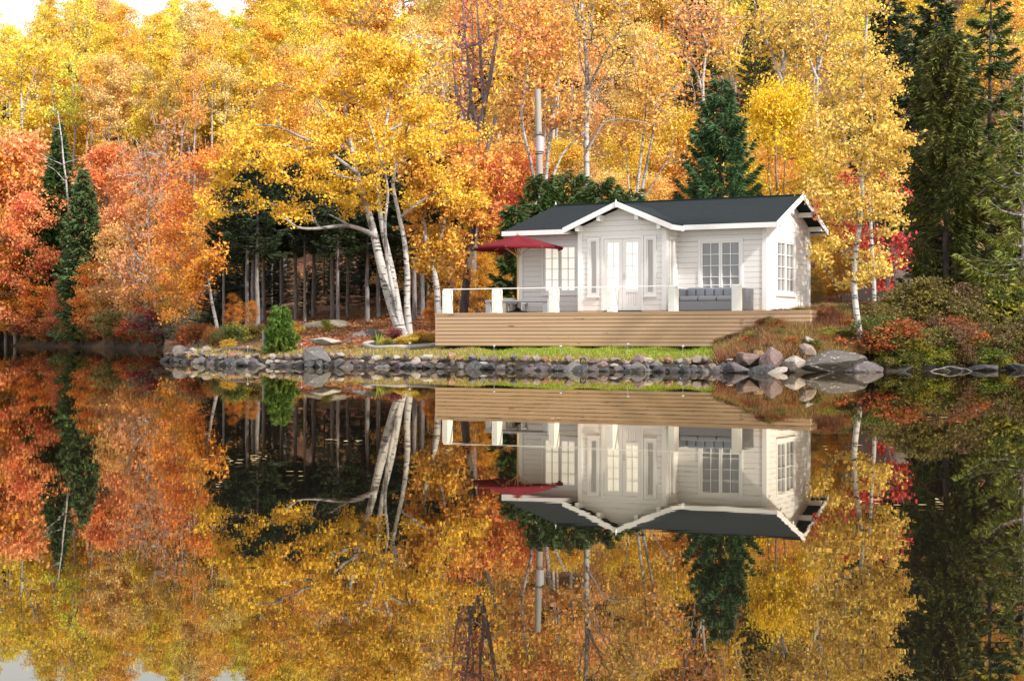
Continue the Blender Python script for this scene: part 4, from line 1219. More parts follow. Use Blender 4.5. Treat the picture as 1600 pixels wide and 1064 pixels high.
LS = [('maple', 20, 152, 205, SALMON, .25, 'salmon red maple at the far left shore'), ('maple', -30, 150, 230, ORANGE, .5, 'orange red maple past the left edge of the shore'), ('maple', 55, 143, 300, (.76, .38, .12), .4, 'peach orange maple on the left shore'),
      ('maple', 8, 147, 330, ORANGE, .4, 'orange maple low on the far left shore'), ('maple', 25, 146, 390, (.76, .36, .07), .3, 'small orange maple at the left water edge'), ('maple', 60, 142, 420, ORANGE, .6, 'little orange red maple left of the spruces'),
      ('maple', 172, 136, 225, (.74, .29, .09), .15, 'coral red maple right of the left shore spruces'), ('maple', 205, 132, 262, SALMON, .2, 'salmon maple beside the coral one'), ('maple', 182, 122, 352, (.76, .40, .12), .3, 'peach maple leaning over the left shore'),
      ('maple', 228, 116, 315, (.77, .42, .14), .3, 'pale orange maple above the grey bushes'), ('maple', 150, 124, 410, ORANGE, .4, 'low orange maple over the rusty bushes'), ('maple', 250, 124, 255, ORANGE, .7, 'tall orange maple behind the grey twiggy trees'),
      ('maple', 292, 96, 372, (.78, .40, .05), .3, 'amber maple at the inner corner of the cove'), ('maple', 333, 84, 228, (.76, .31, .05), .5, 'vivid orange maple left of the leaning birch'), ('maple', 300, 92, 300, ORANGE, .5, 'orange maple behind the amber one'),
      ('maple', 375, 80, 215, (.78, .40, .05), .3, 'orange gold maple behind the birch crown'), ('maple', 268, 100, 400, (.76, .37, .06), .3, 'low orange maple near the point of rocks'), ('maple', -60, 150, 330, ORANGE, .5, 'orange maple outside the left shore'), ('maple', -110, 150, 280, GOLD, .5, 'golden maple outside the left shore'),
      ('maple', 95, 138, 440, (.66, .25, .08), .5, 'small rust orange maple under the spruces')]
for k, px, Y, top, c, a, lb in LS: plant(k, px, Y, top=top, color=c, alpha=a, label=lb, wx=1.0)
for px, Y, top, lb in ((238, 112, 190, 'grey bare twiggy tree on the left shore'), (262, 104, 230, 'grey bare tree leaning beside the amber maple'), (180, 118, 440, 'low grey twiggy bush tree over the water'), (20, 146, 380, 'bare grey sapling at the far left'), (275, 97, 300, 'thin bare grey tree over the cove')):
    plant('twiggy', px, Y, top=top, color=(.5, .2, .08), label=lb, wx=.8 if top < 400 else 1.4)

# dark wood under the birch: bare trunks with high dark foliage
for i, (px, Y, lb) in enumerate(((386, 64, 'leftmost'), (396, 69, 'second from left'), (402, 60, 'third from left'), (462, 70, 'fourth from left'), (476, 64, 'thinly mossed, fourth from right'), (528, 60, 'straight, in front of the boulder'), (519, 67, 'paler, left of the straight one'), (574, 62, 'thick, left of the leaning birch'), (591, 66, 'slim, just left of the leaning birch'), (648, 60, 'right of the leaning birch'), (440, 76, 'deep in the shade'), (350, 72, 'by the white leaning trunk'), (620, 78, 'far behind the leaning birch'), (668, 72, 'behind the slender orange gold birch'), (705, 66, 'left of the dark crooked trunk'), (425, 84, 'farthest back in the wood'), (412, 73, 'thin, behind the arborvitae top'), (490, 74, 'thin, left of the boulder'), (543, 70, 'thin, right of the boulder'), (660, 64, 'thin, right of the birch'))):
    Y = 58 + (Y - 58) * .38
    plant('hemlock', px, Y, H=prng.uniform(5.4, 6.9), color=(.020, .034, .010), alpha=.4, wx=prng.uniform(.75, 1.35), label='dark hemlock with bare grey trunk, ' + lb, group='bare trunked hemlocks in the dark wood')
for i in range(26):
    px = 335 + i * 16 + prng.uniform(-6, 6); Y = (66, 69, 73)[i % 3] + prng.uniform(-1, 1)
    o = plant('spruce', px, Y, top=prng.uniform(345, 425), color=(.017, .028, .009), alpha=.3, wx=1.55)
    AUTO.append((o, 'lowspruce', 'dark', px, Y, 4))
for px, Y, top, c, lb in ((715, 57, 395, (.66, .30, .03), 'golden maple sapling left of the dark crooked trunk'), (760, 57, 400, (.70, .36, .03), 'golden maple sapling behind the parasol pole'), (790, 59, 350, (.72, .40, .03), 'yellow maple sapling behind the parasol'), (775, 63, 250, (.60, .10, .06), 'pinkish red maple above the parasol'), (672, 54, 470, (.68, .26, .03), 'small orange sapling beside the deck corner'), (820, 62, 240, (.66, .18, .04), 'red orange maple behind the utility pole'),
                          (392, 57, 470, (.66, .27, .03), 'small orange sapling behind the arborvitae'), (365, 60, 460, (.64, .26, .03), 'amber sapling left of the bare trunks'), (1285, 52, 380, (.62, .36, .04), "golden sapling behind the cottage's right corner"), (1310, 50, 360, (.62, .34, .04), 'golden sapling right of the cottage'), (1330, 54, 300, (.60, .36, .05), 'ochre maple behind the slim birch'), (1290, 56, 250, (.62, .40, .04), "yellow maple behind the roof's right gable"), (1270, 49, 430, (.30, .20, .04), 'low brown sapling by the cottage corner'),
                          (1405, 56, 210, (.58, .33, .05), 'ochre maple between the slim birch and the cedar')):
    plant('maple', px, Y, top=top, color=c, alpha=.3, label=lb)

# ---------------------------------------------------------------- shrubs
def shrub(px, Y, top, c, label, group, alpha=.3, wx=1.2):
    return plant('shrub', px, Y, top=top, color=c, alpha=alpha, wx=wx, label=label, cat='shrub', group=group)
SHN = {'rust': (.30, .085, .022), 'crimson': (.24, .025, .03), 'olive': (.15, .125, .025), 'grey green': (.17, .16, .09), 'orange brown': (.36, .13, .03), 'green': (.085, .115, .018), 'yellow green': (.26, .24, .025), 'brown': (.13, .075, .03), 'golden': (.52, .30, .025)}
i = 0
for px in range(-90, 300, 13):
    n = ('rust', 'rust', 'orange brown', 'olive', 'crimson', 'rust', 'grey green', 'olive')[int(prng.integers(8))]
    s_ = np.interp(px, [-200, 0, 130, 235, 300], [165, 150, 126, 102, 91])
    Yb = s_ + prng.uniform(.8, 3)
    shrub(px, Yb, HY - (gz((px - CX) / F * Yb, Yb) + prng.uniform(1.3, 2.8) - CH) / Yb * F, SHN[n], f'{n} bush low over the water of the left shore', 'bushes along the left shore', wx=1.5)
for px, Y, top, n, lb in ((345, 52, 512, 'olive', 'olive bush at the left of the point'), (362, 50.5, 505, 'green', 'green bush behind the rock point'), (378, 51, 503, 'yellow green', 'yellow green bush behind the rock point'), (397, 51, 502, 'olive', 'olive bush left of the arborvitae'), (330, 53, 508, 'orange brown', 'orange brown bush left of the point'), (312, 55, 500, 'rust', 'rust coloured bush at the start of the point'), (410, 52.5, 506, 'green', 'dark green bush behind the wooden stake'), (356, 48.5, 532, 'golden', 'little golden bush at the point'), (290, 60, 505, 'rust', 'rust bush by the cove'), (300, 66, 480, 'grey green', 'grey green bush by the cove'), (512, 54, 498, 'yellow green', 'yellow green plant before the boulder'), (458, 52, 500, 'golden', 'golden plant right of the arborvitae')):
    shrub(px, Y, top, SHN[n], lb, None)
RB = [(1372, 39.2, 485, 'green', 'leafy green bush right of the slim birch foot'), (1400, 39.6, 500, 'green', 'round green bush on the right bank edge'), (1385, 41, 470, 'olive', 'olive bush behind the green one'), (1425, 39.4, 530, 'yellow green', 'light green bush touching the water'), (1420, 42, 440, 'olive', 'tall olive shrub in front of the shed'), (1445, 42.4, 425, 'olive', 'tall thin leaved shrub right of the shed'), (1475, 42.6, 440, 'brown', 'tall brownish shrub in the right thicket'), (1455, 40.2, 490, 'brown', 'brown bush above the driftwood'), (1490, 40.6, 500, 'brown', 'reddish brown bush above the driftwood arch'), (1510, 42, 460, 'olive', 'olive shrub before the low spruce'), (1535, 41, 500, 'brown', 'brown green shrub at the right'), (1545, 40.5, 520, 'green', 'green bush at the right water edge'), (1575, 40.9, 505, 'green', 'wide green bush at the right edge'), (1600, 41.4, 480, 'olive', 'olive shrub under the lichened spruce'), (1520, 40.4, 535, 'rust', 'low rust bush right of the driftwood'), (1632, 41.5, 500, 'green', 'green shrub beyond the right edge'), (1670, 42.5, 490, 'olive', 'olive shrub beyond the right edge'), (1565, 43, 440, 'green', 'tall green shrub at the right'), (1436, 40.6, 508, 'brown', 'small brown bush beside the light green one'), (1527, 42.5, 505, 'golden', 'sprig of yellow leaves in the right thicket'), (1590, 42.8, 430, 'yellow green', 'yellow green shrub under the spruce'),
      (1385, 38.8, 545, 'green', 'low green bush at the foot of the slim birch'), (1355, 40, 505, 'brown', 'brown heath bush behind the slim birch'), (1412, 44, 480, 'brown', 'brown bush under the scarlet maple')]
for i, px in enumerate(range(1384, 1700, 12)):
    n = ('olive', 'yellow green', 'green', 'olive', 'brown')[int(prng.integers(5))]; Y = shore(px) + prng.uniform(.05, .35)
    o = plant('shrub', px, Y, H=prng.uniform(.34, .62), color=SHN[n], alpha=.3, wx=1.6, z=.02)
    AUTO.append((o, 'low', n, px, Y, 1))
for i, px in enumerate(range(1380, 1690, 15)):
    n = ('olive', 'brown', 'olive', 'yellow green', 'green', 'brown', 'rust', 'green')[int(prng.integers(8))]; Y = shore(px) + prng.uniform(.35, 1.0)
    o = plant('shrub', px, Y, H=prng.uniform(.55, 1.0), color=SHN[n], alpha=.4, wx=1.5)
    AUTO.append((o, 'low', n, px, Y, 1))
for px, Y, top, n, lb in RB: shrub(px, Y, top, SHN[n], lb, 'shrubs of the right bank', wx=1.35)

# ---------------------------------------------------------------- low saplings filling the foot of the hill
for i in range(34):
    px = 640 + i * 21 + prng.uniform(-8, 8)
    Y = prng.uniform(63, 76)
    c = (AMBER, PEACH, GOLD, AMBER, ORANGE)[int(prng.integers(5))]
    o = plant('maple', px, Y, H=prng.uniform(3.6, 6.2), color=c, alpha=.5, wx=1.15)
    AUTO.append((o, 'sapling', CNAME[c], px, Y, 4))
for i in range(26):
    px = 470 + i * 24 + prng.uniform(-9, 9)
    Y = prng.uniform(108, 124)
    c = (AMBER, PEACH, GOLD, AMBER, ORANGE)[int(prng.integers(5))]
    o = plant('maple', px, Y, H=prng.uniform(5, 8), color=c, alpha=.5, wx=1.1)
    AUTO.append((o, 'sapling', CNAME[c], px, Y, 4))

for i in range(44):
    px = -120 + i * 13 + prng.uniform(-9, 9)
    Y = (170, 188, 205, 222)[i % 4] * prng.uniform(.97, 1.03)
    c = (AMBER, PEACH, GOLD, GOLD, LEMON)[int(prng.integers(5))]
    o = plant('maple', px, Y, H=prng.uniform(6, 9), color=c, alpha=.3, wx=1.2)
    AUTO.append((o, 'sapling', CNAME[c], px, Y, 4))

# ---------------------------------------------------------------- rocks
def rock_mesh(v):
    r = np.random.default_rng(900 + v)
    bm = bmesh.new()
    ax = np.array([1, r.uniform(.65, .9), r.uniform(.55, .8)]) * .5
    for p in unit(r.normal(0, 1, (22, 3))) * ax * r.uniform(.85, 1.1, (22, 1)): bm.verts.new(p)
    bmesh.ops.convex_hull(bm, input=bm.verts)
    bmesh.ops.delete(bm, geom=[q for q in bm.verts if not q.link_faces], context='VERTS')
    bmesh.ops.bevel(bm, geom=bm.edges[:], offset=.035, segments=2, affect='EDGES', profile=.6)
    bmesh.ops.triangulate(bm, faces=bm.faces)
    bmesh.ops.subdivide_edges(bm, edges=[e for e in bm.edges if e.calc_length() > .12], cuts=1, use_grid_fill=True)
    for q in bm.verts:
        q.co += q.normal * float(r.normal(0, .006))
    me = bpy.data.meshes.new('rock'); bm.to_mesh(me); bm.free()
    return me
ROCKS = [rock_mesh(v) for v in range(12)]
SLATE = (.030, .027, .029); PALE = (.25, .215, .185); PINK = (.17, .118, .098); BROWN = (.095, .064, .05); OCHRE = (.20, .10, .055); GREYR = (.10, .092, .088); PURPLE = (.062, .05, .053)
RN = {SLATE: 'dark slate', PALE: 'pale', PINK: 'pinkish', BROWN: 'brown', OCHRE: 'orange brown', GREYR: 'grey', PURPLE: 'purplish'}
rrng = np.random.default_rng(5)
AUTOR = []
def rock(px, Y, wd, hg, color, label=None, z=None, lich=.5, dp=.8, tilt=.25, name='rock', var=None, rot=None, group=None):
    p = at(px, Y)
    if z is not None: p[2] = z
    me = ROCKS[int(rrng.integers(12)) if var is None else var]
    o = link(name, me, None, M['rock'], (*np.clip(np.array(color) * rrng.uniform(.85, 1.2), 0, 1), lich))
    o.location = p
    o.scale = (wd, wd * dp, hg / .68)
    o.rotation_euler = (rrng.uniform(-tilt, tilt), rrng.uniform(-tilt, tilt), rrng.uniform(0, 6.28) if rot is None else rot)
    if label: tag(o, label, 'rock', group)
    return o
def wheret(px):
    for lim, t in ((330, 'at the point tip'), (400, 'near the point tip'), (450, 'below the arborvitae'), (480, 'right of the arborvitae'), (540, 'beside the big boulder'), (600, 'below the flower bed'), (650, 'below the leaning birch'), (700, 'below the deck corner'),
                   (760, 'below the leftmost posts'), (820, 'below the parasol'), (880, 'below the third post'), (930, 'below the left bay corner'), (980, 'below the double door'), (1040, 'below the right bay corner'), (1100, 'below the sofa'), (1150, 'below the front window'), (9999, 'by the heath bank')):
        if px < lim: return t
for tier, step, dlo, dhi, zz, wlo, whi, cols in (('at the waterline', .255, -.08, .12, .02, .28, .58, (SLATE, SLATE, PURPLE, GREYR, SLATE)), ('midway up the wall', .215, .22, .45, .10, .20, .42, (PINK, GREYR, PURPLE, BROWN, PALE, SLATE, BROWN)), ('topping the wall', .235, .50, .80, .25, .20, .42, (PALE, PINK, GREYR, OCHRE, PINK, BROWN))):
    px = 262.0
    while px < 1142:
        Y = shore(px) + rrng.uniform(dlo, dhi)
        wd = rrng.uniform(wlo, whi) * (1.15 if 300 < px < 420 and tier.startswith('at') else 1)
        c = cols[int(rrng.integers(len(cols)))]
        o = rock(px, Y, wd, wd * rrng.uniform(.42, .75), c, z=zz + rrng.uniform(-.04, .05))
        AUTOR.append((o, RN[c], tier, px, wd))
        px += step * F / Y * rrng.uniform(.75, 1.3)
SPEC = [(495, 44.3, .95, .62, (.085, .078, .076), 'big dark grey boulder at the shore below the leaning pale slab', .22, 'boulder'), (512, 45.2, 1.05, .26, PALE, 'long pale slab leaning on the big grey boulder', .66, 'rock'),
        (508, 57, 2.0, .9, (.17, .16, .10), 'mossy boulder in front of the dark wood', None, 'boulder'), (573, 51, 1.5, .35, GREYR, 'flat grey stone lying in the fallen leaves', None, 'rock'), (548, 48.5, .5, .12, PURPLE, 'thin flat stone on the grass below the leaves', None, 'rock'),
        (283, 52.8, .62, .48, PALE, 'whitest rock on the tip of the point', .32, 'rock'), (303, 51.5, .55, .36, PALE, 'broad white rock right of the whitest one', .34, 'rock'), (318, 50.6, .5, .34, PALE, 'white rock third from the tip', .33, 'rock'), (300, 50.2, .48, .22, OCHRE, 'tan slab leaning at the tip of the point', .18, 'rock'),
        (262, 53.6, .6, .26, SLATE, 'dark rock at the very tip of the point', .04, 'rock'),
        (1132, 37.0, .55, .30, SLATE, 'dark low rock left of the heath bank', .06, 'rock'), (1150, 36.9, .80, .40, PURPLE, 'large purplish rock below the yellow heath', .10, 'rock'), (1166, 37.2, .70, .52, BROWN, 'brown upright rock behind the purplish one', .34, 'rock'), (1186, 37.3, .30, .24, OCHRE, 'round orange rock among the brown ones', .42, 'rock'),
        (1206, 37.0, .62, .78, BROWN, 'tall triangular rock at the foot of the heath bank', .26, 'rock'), (1214, 36.5, .55, .14, PALE, 'flat pale rock just above the water', .05, 'rock'), (1190, 36.6, .65, .32, SLATE, 'dark rock left of the flat pale one', .06, 'rock'),
        (1243, 36.9, .58, .44, PALE, 'pale tilted block beside the triangular rock', .22, 'rock'), (1262, 37.3, .45, .30, PINK, 'small pink rock behind the tilted block', .50, 'rock'),
        (1300, 37.8, 2.1, .58, (.066, .053, .048), 'huge low grey boulder with white lichen left of the slim birch', .16, 'boulder'), (1345, 37.7, 1.2, .55, PURPLE, 'dark boulder at the foot of the slim birch', .08, 'boulder'), (1263, 38.1, .3, .25, PALE, 'small white stone on the big lichened boulder', .74, 'rock'),
        (1395, 38.6, .9, .30, SLATE, 'low dark rock under the light green bush', .04, 'rock'), (1530, 39.3, 1.1, .24, SLATE, 'low dark rock right of the driftwood', .03, 'rock'), (1440, 38.9, .8, .22, SLATE, 'dark rock left of the driftwood', .03, 'rock'), (1590, 39.9, .9, .25, SLATE, 'dark rock at the right edge of the bank', .03, 'rock'),
        (1490, 39.2, .8, .2, SLATE, 'dark rock behind the driftwood arch', .03, 'rock'), (1650, 40.5, 1.0, .3, SLATE, 'dark rock past the right edge', .03, 'rock')]
for i, (px, Y, wd, hg, c, lb, z, nm) in enumerate(SPEC): rock(px, Y, wd, hg, c, lb, z, lich=1 if c in (GREYR, PALE) or wd > 2 else .4, tilt=.12 if wd > .9 else .3, name=nm, rot=rrng.uniform(-.4, .4))

# ---------------------------------------------------------------- flower bed, garden lights, stakes, pole, shed
def bed():
    b = empty('flower_bed', at(625, 47.2)); tag(b, 'dark mulched flower bed with pale curved stone edging under the leaning birch', 'flower bed')
    o0 = np.array(b.location)
    ring = np.array([at(px, Y) for px, Y in ((694, 46.0), (665, 45.7), (635, 45.6), (605, 45.75), (584, 46.1), (571, 46.7), (568, 47.4), (574, 48.1), (588, 48.7), (602, 49.0))]) - o0
    ring = resample(ring, .25); ring[:, 2] += .04
    m = MB(); m.tube(ring, .075, 6); m.build('edging', M['kerb'], b, True)
    th = np.linspace(0, 6.283, 40)[:-1]; V = []; nr = 6
    for k in range(nr + 1):
        for t in th:
            x, y = 1.12 * k / nr * math.cos(t), 1.35 * k / nr * math.sin(t) + .15
            V.append((x, y, gz(o0[0] + x, o0[1] + y) - o0[2] + .05 * (1 - (k / nr) ** 4) + .01 + (.02 * math.sin(7 * t + k * 2.1) if k < nr else -.06)))
    n = len(th); Q = [(k * n + i, k * n + (i + 1) % n, (k + 1) * n + (i + 1) % n, (k + 1) * n + i) for k in range(nr) for i in range(n)]
    link('mulch', mesh_np('mulch', V, [Q], True), b, M['mulch'])
bed()
for px, Y, H, c, lb in ((603, 46.4, .28, (.30, .24, .03), 'small green plant inside the left of the flower bed'), (625, 46.2, .26, (.62, .44, .06), 'pale yellow hosta in the middle of the flower bed'), (640, 46.2, .32, (.60, .40, .05), 'yellow hosta in front of the birch foot'), (655, 46.6, .34, (.58, .36, .05), 'yellow hosta right of the birch foot'), (672, 46.8, .3, (.52, .30, .04), 'amber plant at the right end of the flower bed'), (615, 47.6, .4, (.20, .05, .04), 'dark red plant left of the birch foot'), (588, 47.2, .26, (.12, .16, .02), 'low green tuft at the left edging')):
    plant('shrub', px, Y, H=H, color=c, alpha=.2, wx=1.4, label=lb, cat='plant', name='garden_plant')
def iris():
    b = empty('iris_plant', at(592, 46.6)); tag(b, 'upright yellow green leaf blades standing in the flower bed', 'plant')
    r = np.random.default_rng(3); m = MB()
    for k in range(7):
        a = r.uniform(0, 6.28); x, y = r.normal(0, .03, 2); h = r.uniform(.25, .5)
        m.add([(x - .018, y, -.03), (x + .018, y, -.03), (x + .014 + .05 * math.cos(a), y + .05 * math.sin(a), h * .6), (x - .014 + .05 * math.cos(a), y + .05 * math.sin(a), h * .6), (x + .11 * math.cos(a), y + .1 * math.sin(a), h)], [[(0, 1, 2, 3)], [(3, 2, 4)]])
    m.build('foliage', M['blade'], b, color=(.30, .32, .03, 0))
iris()
LP = [(334, 47.5), (387, 46.6), (471, 45.9), (503, 46.6), (640, 45.2), (772, 41.9), (876, 40.6), (981, 39.8), (1067, 39.0)]
LN = ['near the tip of the point', 'left of the wooden stake', 'right of the arborvitae', 'above the big grey boulder', 'in front of the leaning birch', "below the deck's second railing post", 'below the third railing post', 'below the double door', 'below the sofa']
lp0 = None
for (px, Y), t in zip(LP, LN):
    if lp0 is None:
        s1 = MB(); s1.tube([(0, 0, -.08), (0, 0, .22)], .008, 6); sm = s1.mesh('stake')
        s2 = MB(); s2.tube([(0, 0, .22), (0, 0, .275)], [.026, .032], 10); hm = s2.mesh('lens')
        s3 = MB(); s3.tube([(0, 0, .276), (0, 0, .292), (0, 0, .31)], [.048, .044, .012], 10); cm = s3.mesh('cap')
        lp0 = (sm, hm, cm)
    o = empty('garden_light', at(px, Y), 0, .8); tag(o, 'small steel garden light on a stake ' + t, 'garden light', 'garden lights along the shore lawn')
    link('stake', lp0[0], o, M['steel']); link('lens', lp0[1], o, M['steel']); link('cap', lp0[2], o, M['tin'])
def post():
    p = at(412, 47); m = MB(); m.tube([(0, 0, -.1), (.01, 0, .3), (0, .01, .62), (0, .01, .63)], [.05, .048, .045, .03], 7)
    o = m.build('wooden_stake', M['polewood'], None); o.location = p; tag(o, 'weathered grey wooden stake left of the arborvitae', 'post')
    m = MB(); a, b = at(345, 48.2), at(398, 47.4)
    t = np.linspace(0, 1, 9)[:, None]; q = a + (b - a) * t; q[:, 2] = [gz(x, y) + .05 for x, y in q[:, :2]]
    q -= a; m.tube(q, .065, 7); o = m.build('log', M['dark'], None, True); o.location = a; tag(o, 'dark log lying in the grass near the point', 'log')
    m = MB(); a = at(1452, 38.3); a[2] = -.03
    t = np.linspace(0, 1, 14); L = 1.05
    q = np.stack([t * L, .12 * np.sin(t * 3), .20 * np.sin(t * math.pi) ** .8 + .02 * np.sin(t * 17)], 1)
    q[:, 2] *= .65; m.tube(q, .014 * (1.2 - .6 * t), 6); m.tube([q[4], q[4] + (.12, .05, -.02), q[4] + (.25, .06, -.10)], [.01, .008, .005], 5)
    o = m.build('driftwood', M['grey'], None, True); o.location = a; tag(o, 'pale arched driftwood branch over the water at the right bank', 'branch')
    # utility pole
    p = at(846, 56); o = empty('utility_pole', p); tag(o, 'grey weathered utility pole with a tin plate above the cottage roof', 'utility pole')
    top = CH + (HY - 140) / F * 56 - p[2]
    m = MB(); m.tube([(0, 0, -.4), (-.03, 0, top * .5), (-.13, 0, top)], [.125, .118, .105], 12); m.build('pole', M['polewood'], o, True)
    zc = CH + (HY - 225) / F * 56 - p[2]
    m = MB(); th = np.linspace(-2.6, .9, 10); V = []
    for z in (zc - .26, zc + .23):
        for rr in (.135, .142): V += [(-.085 + rr * math.cos(t) * 1.05 + .03, rr * math.sin(t), z) for t in th]
    n = len(th); Q = []
    for i in range(n - 1): Q += [(n + i, n + i + 1, 3 * n + i + 1, 3 * n + i), (i + 1, i, 2 * n + i, 2 * n + i + 1), (2 * n + i, 3 * n + i, 3 * n + i + 1, 2 * n + i + 1), (n + i, i, i + 1, n + i + 1)]
    for a_ in (0, n - 1): Q.append((a_, n + a_, 3 * n + a_, 2 * n + a_))
    m.add(V, [Q]); m.build('plate', M['tin'], o)
    for dz in (-.34, .30):
        m = MB(); a = np.linspace(0, 6.283, 17); q = np.stack([-.085 + .125 * np.cos(a), .125 * np.sin(a), np.full(17, zc + dz)], 1); m.tube(q, .012, 5, False); m.build('band', M['black'], o)
    # shed
    p = at(1402, 52); p[2] -= .15
    o = empty('shed', p, .25); tag(o, 'old grey board shed with small brown window behind the scarlet maple', 'shed')
    m = MB()
    zw0, zw1, xw0, xw1 = 1.02, 1.62, -.16, .12
    m.box(-1.4, xw0, -1.0, -.95, 0, 2.1); m.box(xw1, 1.4, -1.0, -.95, 0, 2.1); m.box(xw0, xw1, -1.0, -.95, 0, zw0); m.box(xw0, xw1, -1.0, -.95, zw1, 2.1)
    m.box(-1.4, -1.35, -.949, 1, 0, 2.1); m.box(1.35, 1.4, -.949, 1, 0, 2.1); m.box(-1.349, 1.349, .95, 1, 0, 2.1)
    m.build('wall', M['shed'], o)
    m = WB((xw0, -1.0), (1, 0)); frame_boxes(m, -.05, xw1 - xw0 + .05, zw0 - .05, zw1 + .05, .055, -.03, .02); f = m.build('window', M['frame'], o)
    m = WB((xw0, -1.0), (1, 0)); m.box(.0, xw1 - xw0, -.04, -.03, zw0, zw1); m.build('pane', M['dark'], f)
    m = MB(); m.hexa([(-1.6, -1.3, 2.11), (1.6, -1.3, 2.11), (-1.6, 1.2, 2.71), (1.6, 1.2, 2.71), (-1.6, -1.3, 2.17), (1.6, -1.3, 2.17), (-1.6, 1.2, 2.77), (1.6, 1.2, 2.77)]); m.build('roof', M['roof'], o)
    m = MB(); m.box(-1.45, 1.45, -1.06, -1.002, -.25, .06); m.build('foundation', M['kerb'], o)
post()

# ---------------------------------------------------------------- grass, heath, fallen leaves
def blades(name, n, px0, px1, d0, d1, h0, h1, wd, color, alpha, dens=None, lean=.35):
    r = np.random.default_rng(hash(name) % 1000 if False else len(name) * 7 + n % 97)
    px = r.uniform(px0, px1, n); d = r.uniform(d0, d1, n); Y = shore(px) + d
    if dens is not None: k = r.uniform(0, 1, n) < dens(px, d); px, d, Y = px[k], d[k], Y[k]
    x = (px - CX) / F * Y; n = len(x); z = ground(x, Y) - .01
    p = np.stack([x, Y, z], 1)
    a = r.uniform(0, 6.283, n); s = np.stack([np.cos(a), np.sin(a), np.zeros(n)], 1) * wd * r.uniform(.6, 1.3, (n, 1))
    h = r.uniform(h0, h1, (n, 1)); b = np.concatenate([r.normal(0, lean, (n, 2)) * h, h], 1)
    V = np.stack([p - s, p + s, p + b * .55 + s * .6, p + b], 1)
    V = np.stack([V[:, 0], V[:, 1], V[:, 2], V[:, 3]], 1).reshape(-1, 3)
    o = link(name, mesh_np(name, V, [np.arange(len(V)).reshape(-1, 4)]), None, M['blade'], (*color, alpha))
    return o
tag(blades('lawn_grass', 26000, 700, 1180, .75, 6.0, .035, .085, .010, (.22, .29, .025), .35, lambda px, d: np.clip((px - 690) / 150, 0, 1)), 'short bright green lawn between the deck and the shore rocks', 'grass', kind='stuff')
tag(blades('straw_grass', 22000, 300, 1180, .6, 3.2, .04, .11, .010, (.33, .26, .085), .5, lambda px, d: np.where(px > 760, np.clip(1.3 - d * .6, 0, 1), .8)), 'straw coloured grass along the top of the shore rocks', 'grass', kind='stuff')
tag(blades('heath_grass', 38000, 1120, 1345, .5, 5.2, .10, .30, .012, (.25, .16, .05), 1.0), 'brown and rust heath grass on the bank in front of the deck', 'grass', kind='stuff')
tag(blades('bank_grass', 9000, 1130, 1400, 3.0, 9.5, .08, .2, .012, (.22, .20, .045), .5, lambda px, d: np.where(px < 1265, (d < 4.0) * 1.0, 1.0)), 'olive green grass on the crest of the bank by the cottage', 'grass', kind='stuff')
def litter(name, n, regions, size, color, alpha):
    r = np.random.default_rng(21); P_ = []
    for (px0, px1, Y0, Y1, w_) in regions:
        m = int(n * w_); px = r.uniform(px0, px1, m); Y = r.uniform(Y0, Y1, m); x = (px - CX) / F * Y
        k = Y - shore(px) > 1.0; x, Y = x[k], Y[k]
        P_.append(np.stack([x, Y, ground(x, Y) + .015 + r.uniform(0, .03, len(x))], 1))
    V, Q = leaves(r, np.concatenate(P_), size, .7, 2.5)
    return link(name, mesh_np(name, V, [Q]), None, M['leaf'], (*color, alpha))
tag(litter('fallen_leaves', 26000, ((430, 720, 47, 62, .55), (400, 800, 60, 85, .25), (1270, 1420, 42, 60, .2)), .085, (.36, .16, .065), .5), 'carpet of fallen orange brown leaves on the ground under the trees', 'fallen leaves', kind='stuff')
for i in range(64):
    px = prng.uniform(1128, 1338); d = prng.uniform(.75, 4.6)
    n = ('rust', 'olive', 'orange brown', 'olive', 'brown', 'brown', 'yellow green')[int(prng.integers(7))]
    o = plant('shrub', px, shore(px) + d, H=prng.uniform(.16, .36), color=SHN[n], alpha=.4, wx=1.5, name='heath_shrub')
    AUTO.append((o, 'heath', n, px, d, .4))

# ---------------------------------------------------------------- leaves floating on the lake
def float_leaf_mesh():
    V = [(-.5, 0, 0), (-.2, .22, .012), (.2, .2, .01), (.55, 0, .02), (.2, -.2, .0), (-.2, -.22, .006), (0, 0, -.004)]
    V2 = [(x, y, z - .01) for x, y, z in V]
    Ft = [(6, i, (i + 1) % 6) for i in range(6)][::-1]
    me = mesh_np('floating_leaf', V + V2, [[(a, c, b) for a, b, c in Ft], [(a + 7, b + 7, c + 7) for a, b, c in Ft]])
    return me
FLM = float_leaf_mesh()
FL = [(365, 722, 50, 12, 'left'), (400, 715, 30, 8, 'left'), (700, 705, 30, 9, 'mid'), (345, 758, 8, 3, 'left'), (1380, 787, 25, 4, 'right'), (1465, 790, 22, 5, 'right'), (1455, 658, 40, 5, 'right'), (465, 740, 15, 3, 'left'), (240, 655, 40, 6, 'left'), (870, 650, 30, 3, 'mid'), (1320, 700, 60, 5, 'right'), (560, 690, 60, 5, 'mid'), (90, 600, 60, 6, 'left')]
WT = {'left': 'small pale fallen leaf floating on the lake left of the birch reflection', 'mid': 'small pale fallen leaf floating on the lake near the deck reflection', 'right': 'small pale fallen leaf floating on the lake right of the cottage reflection'}
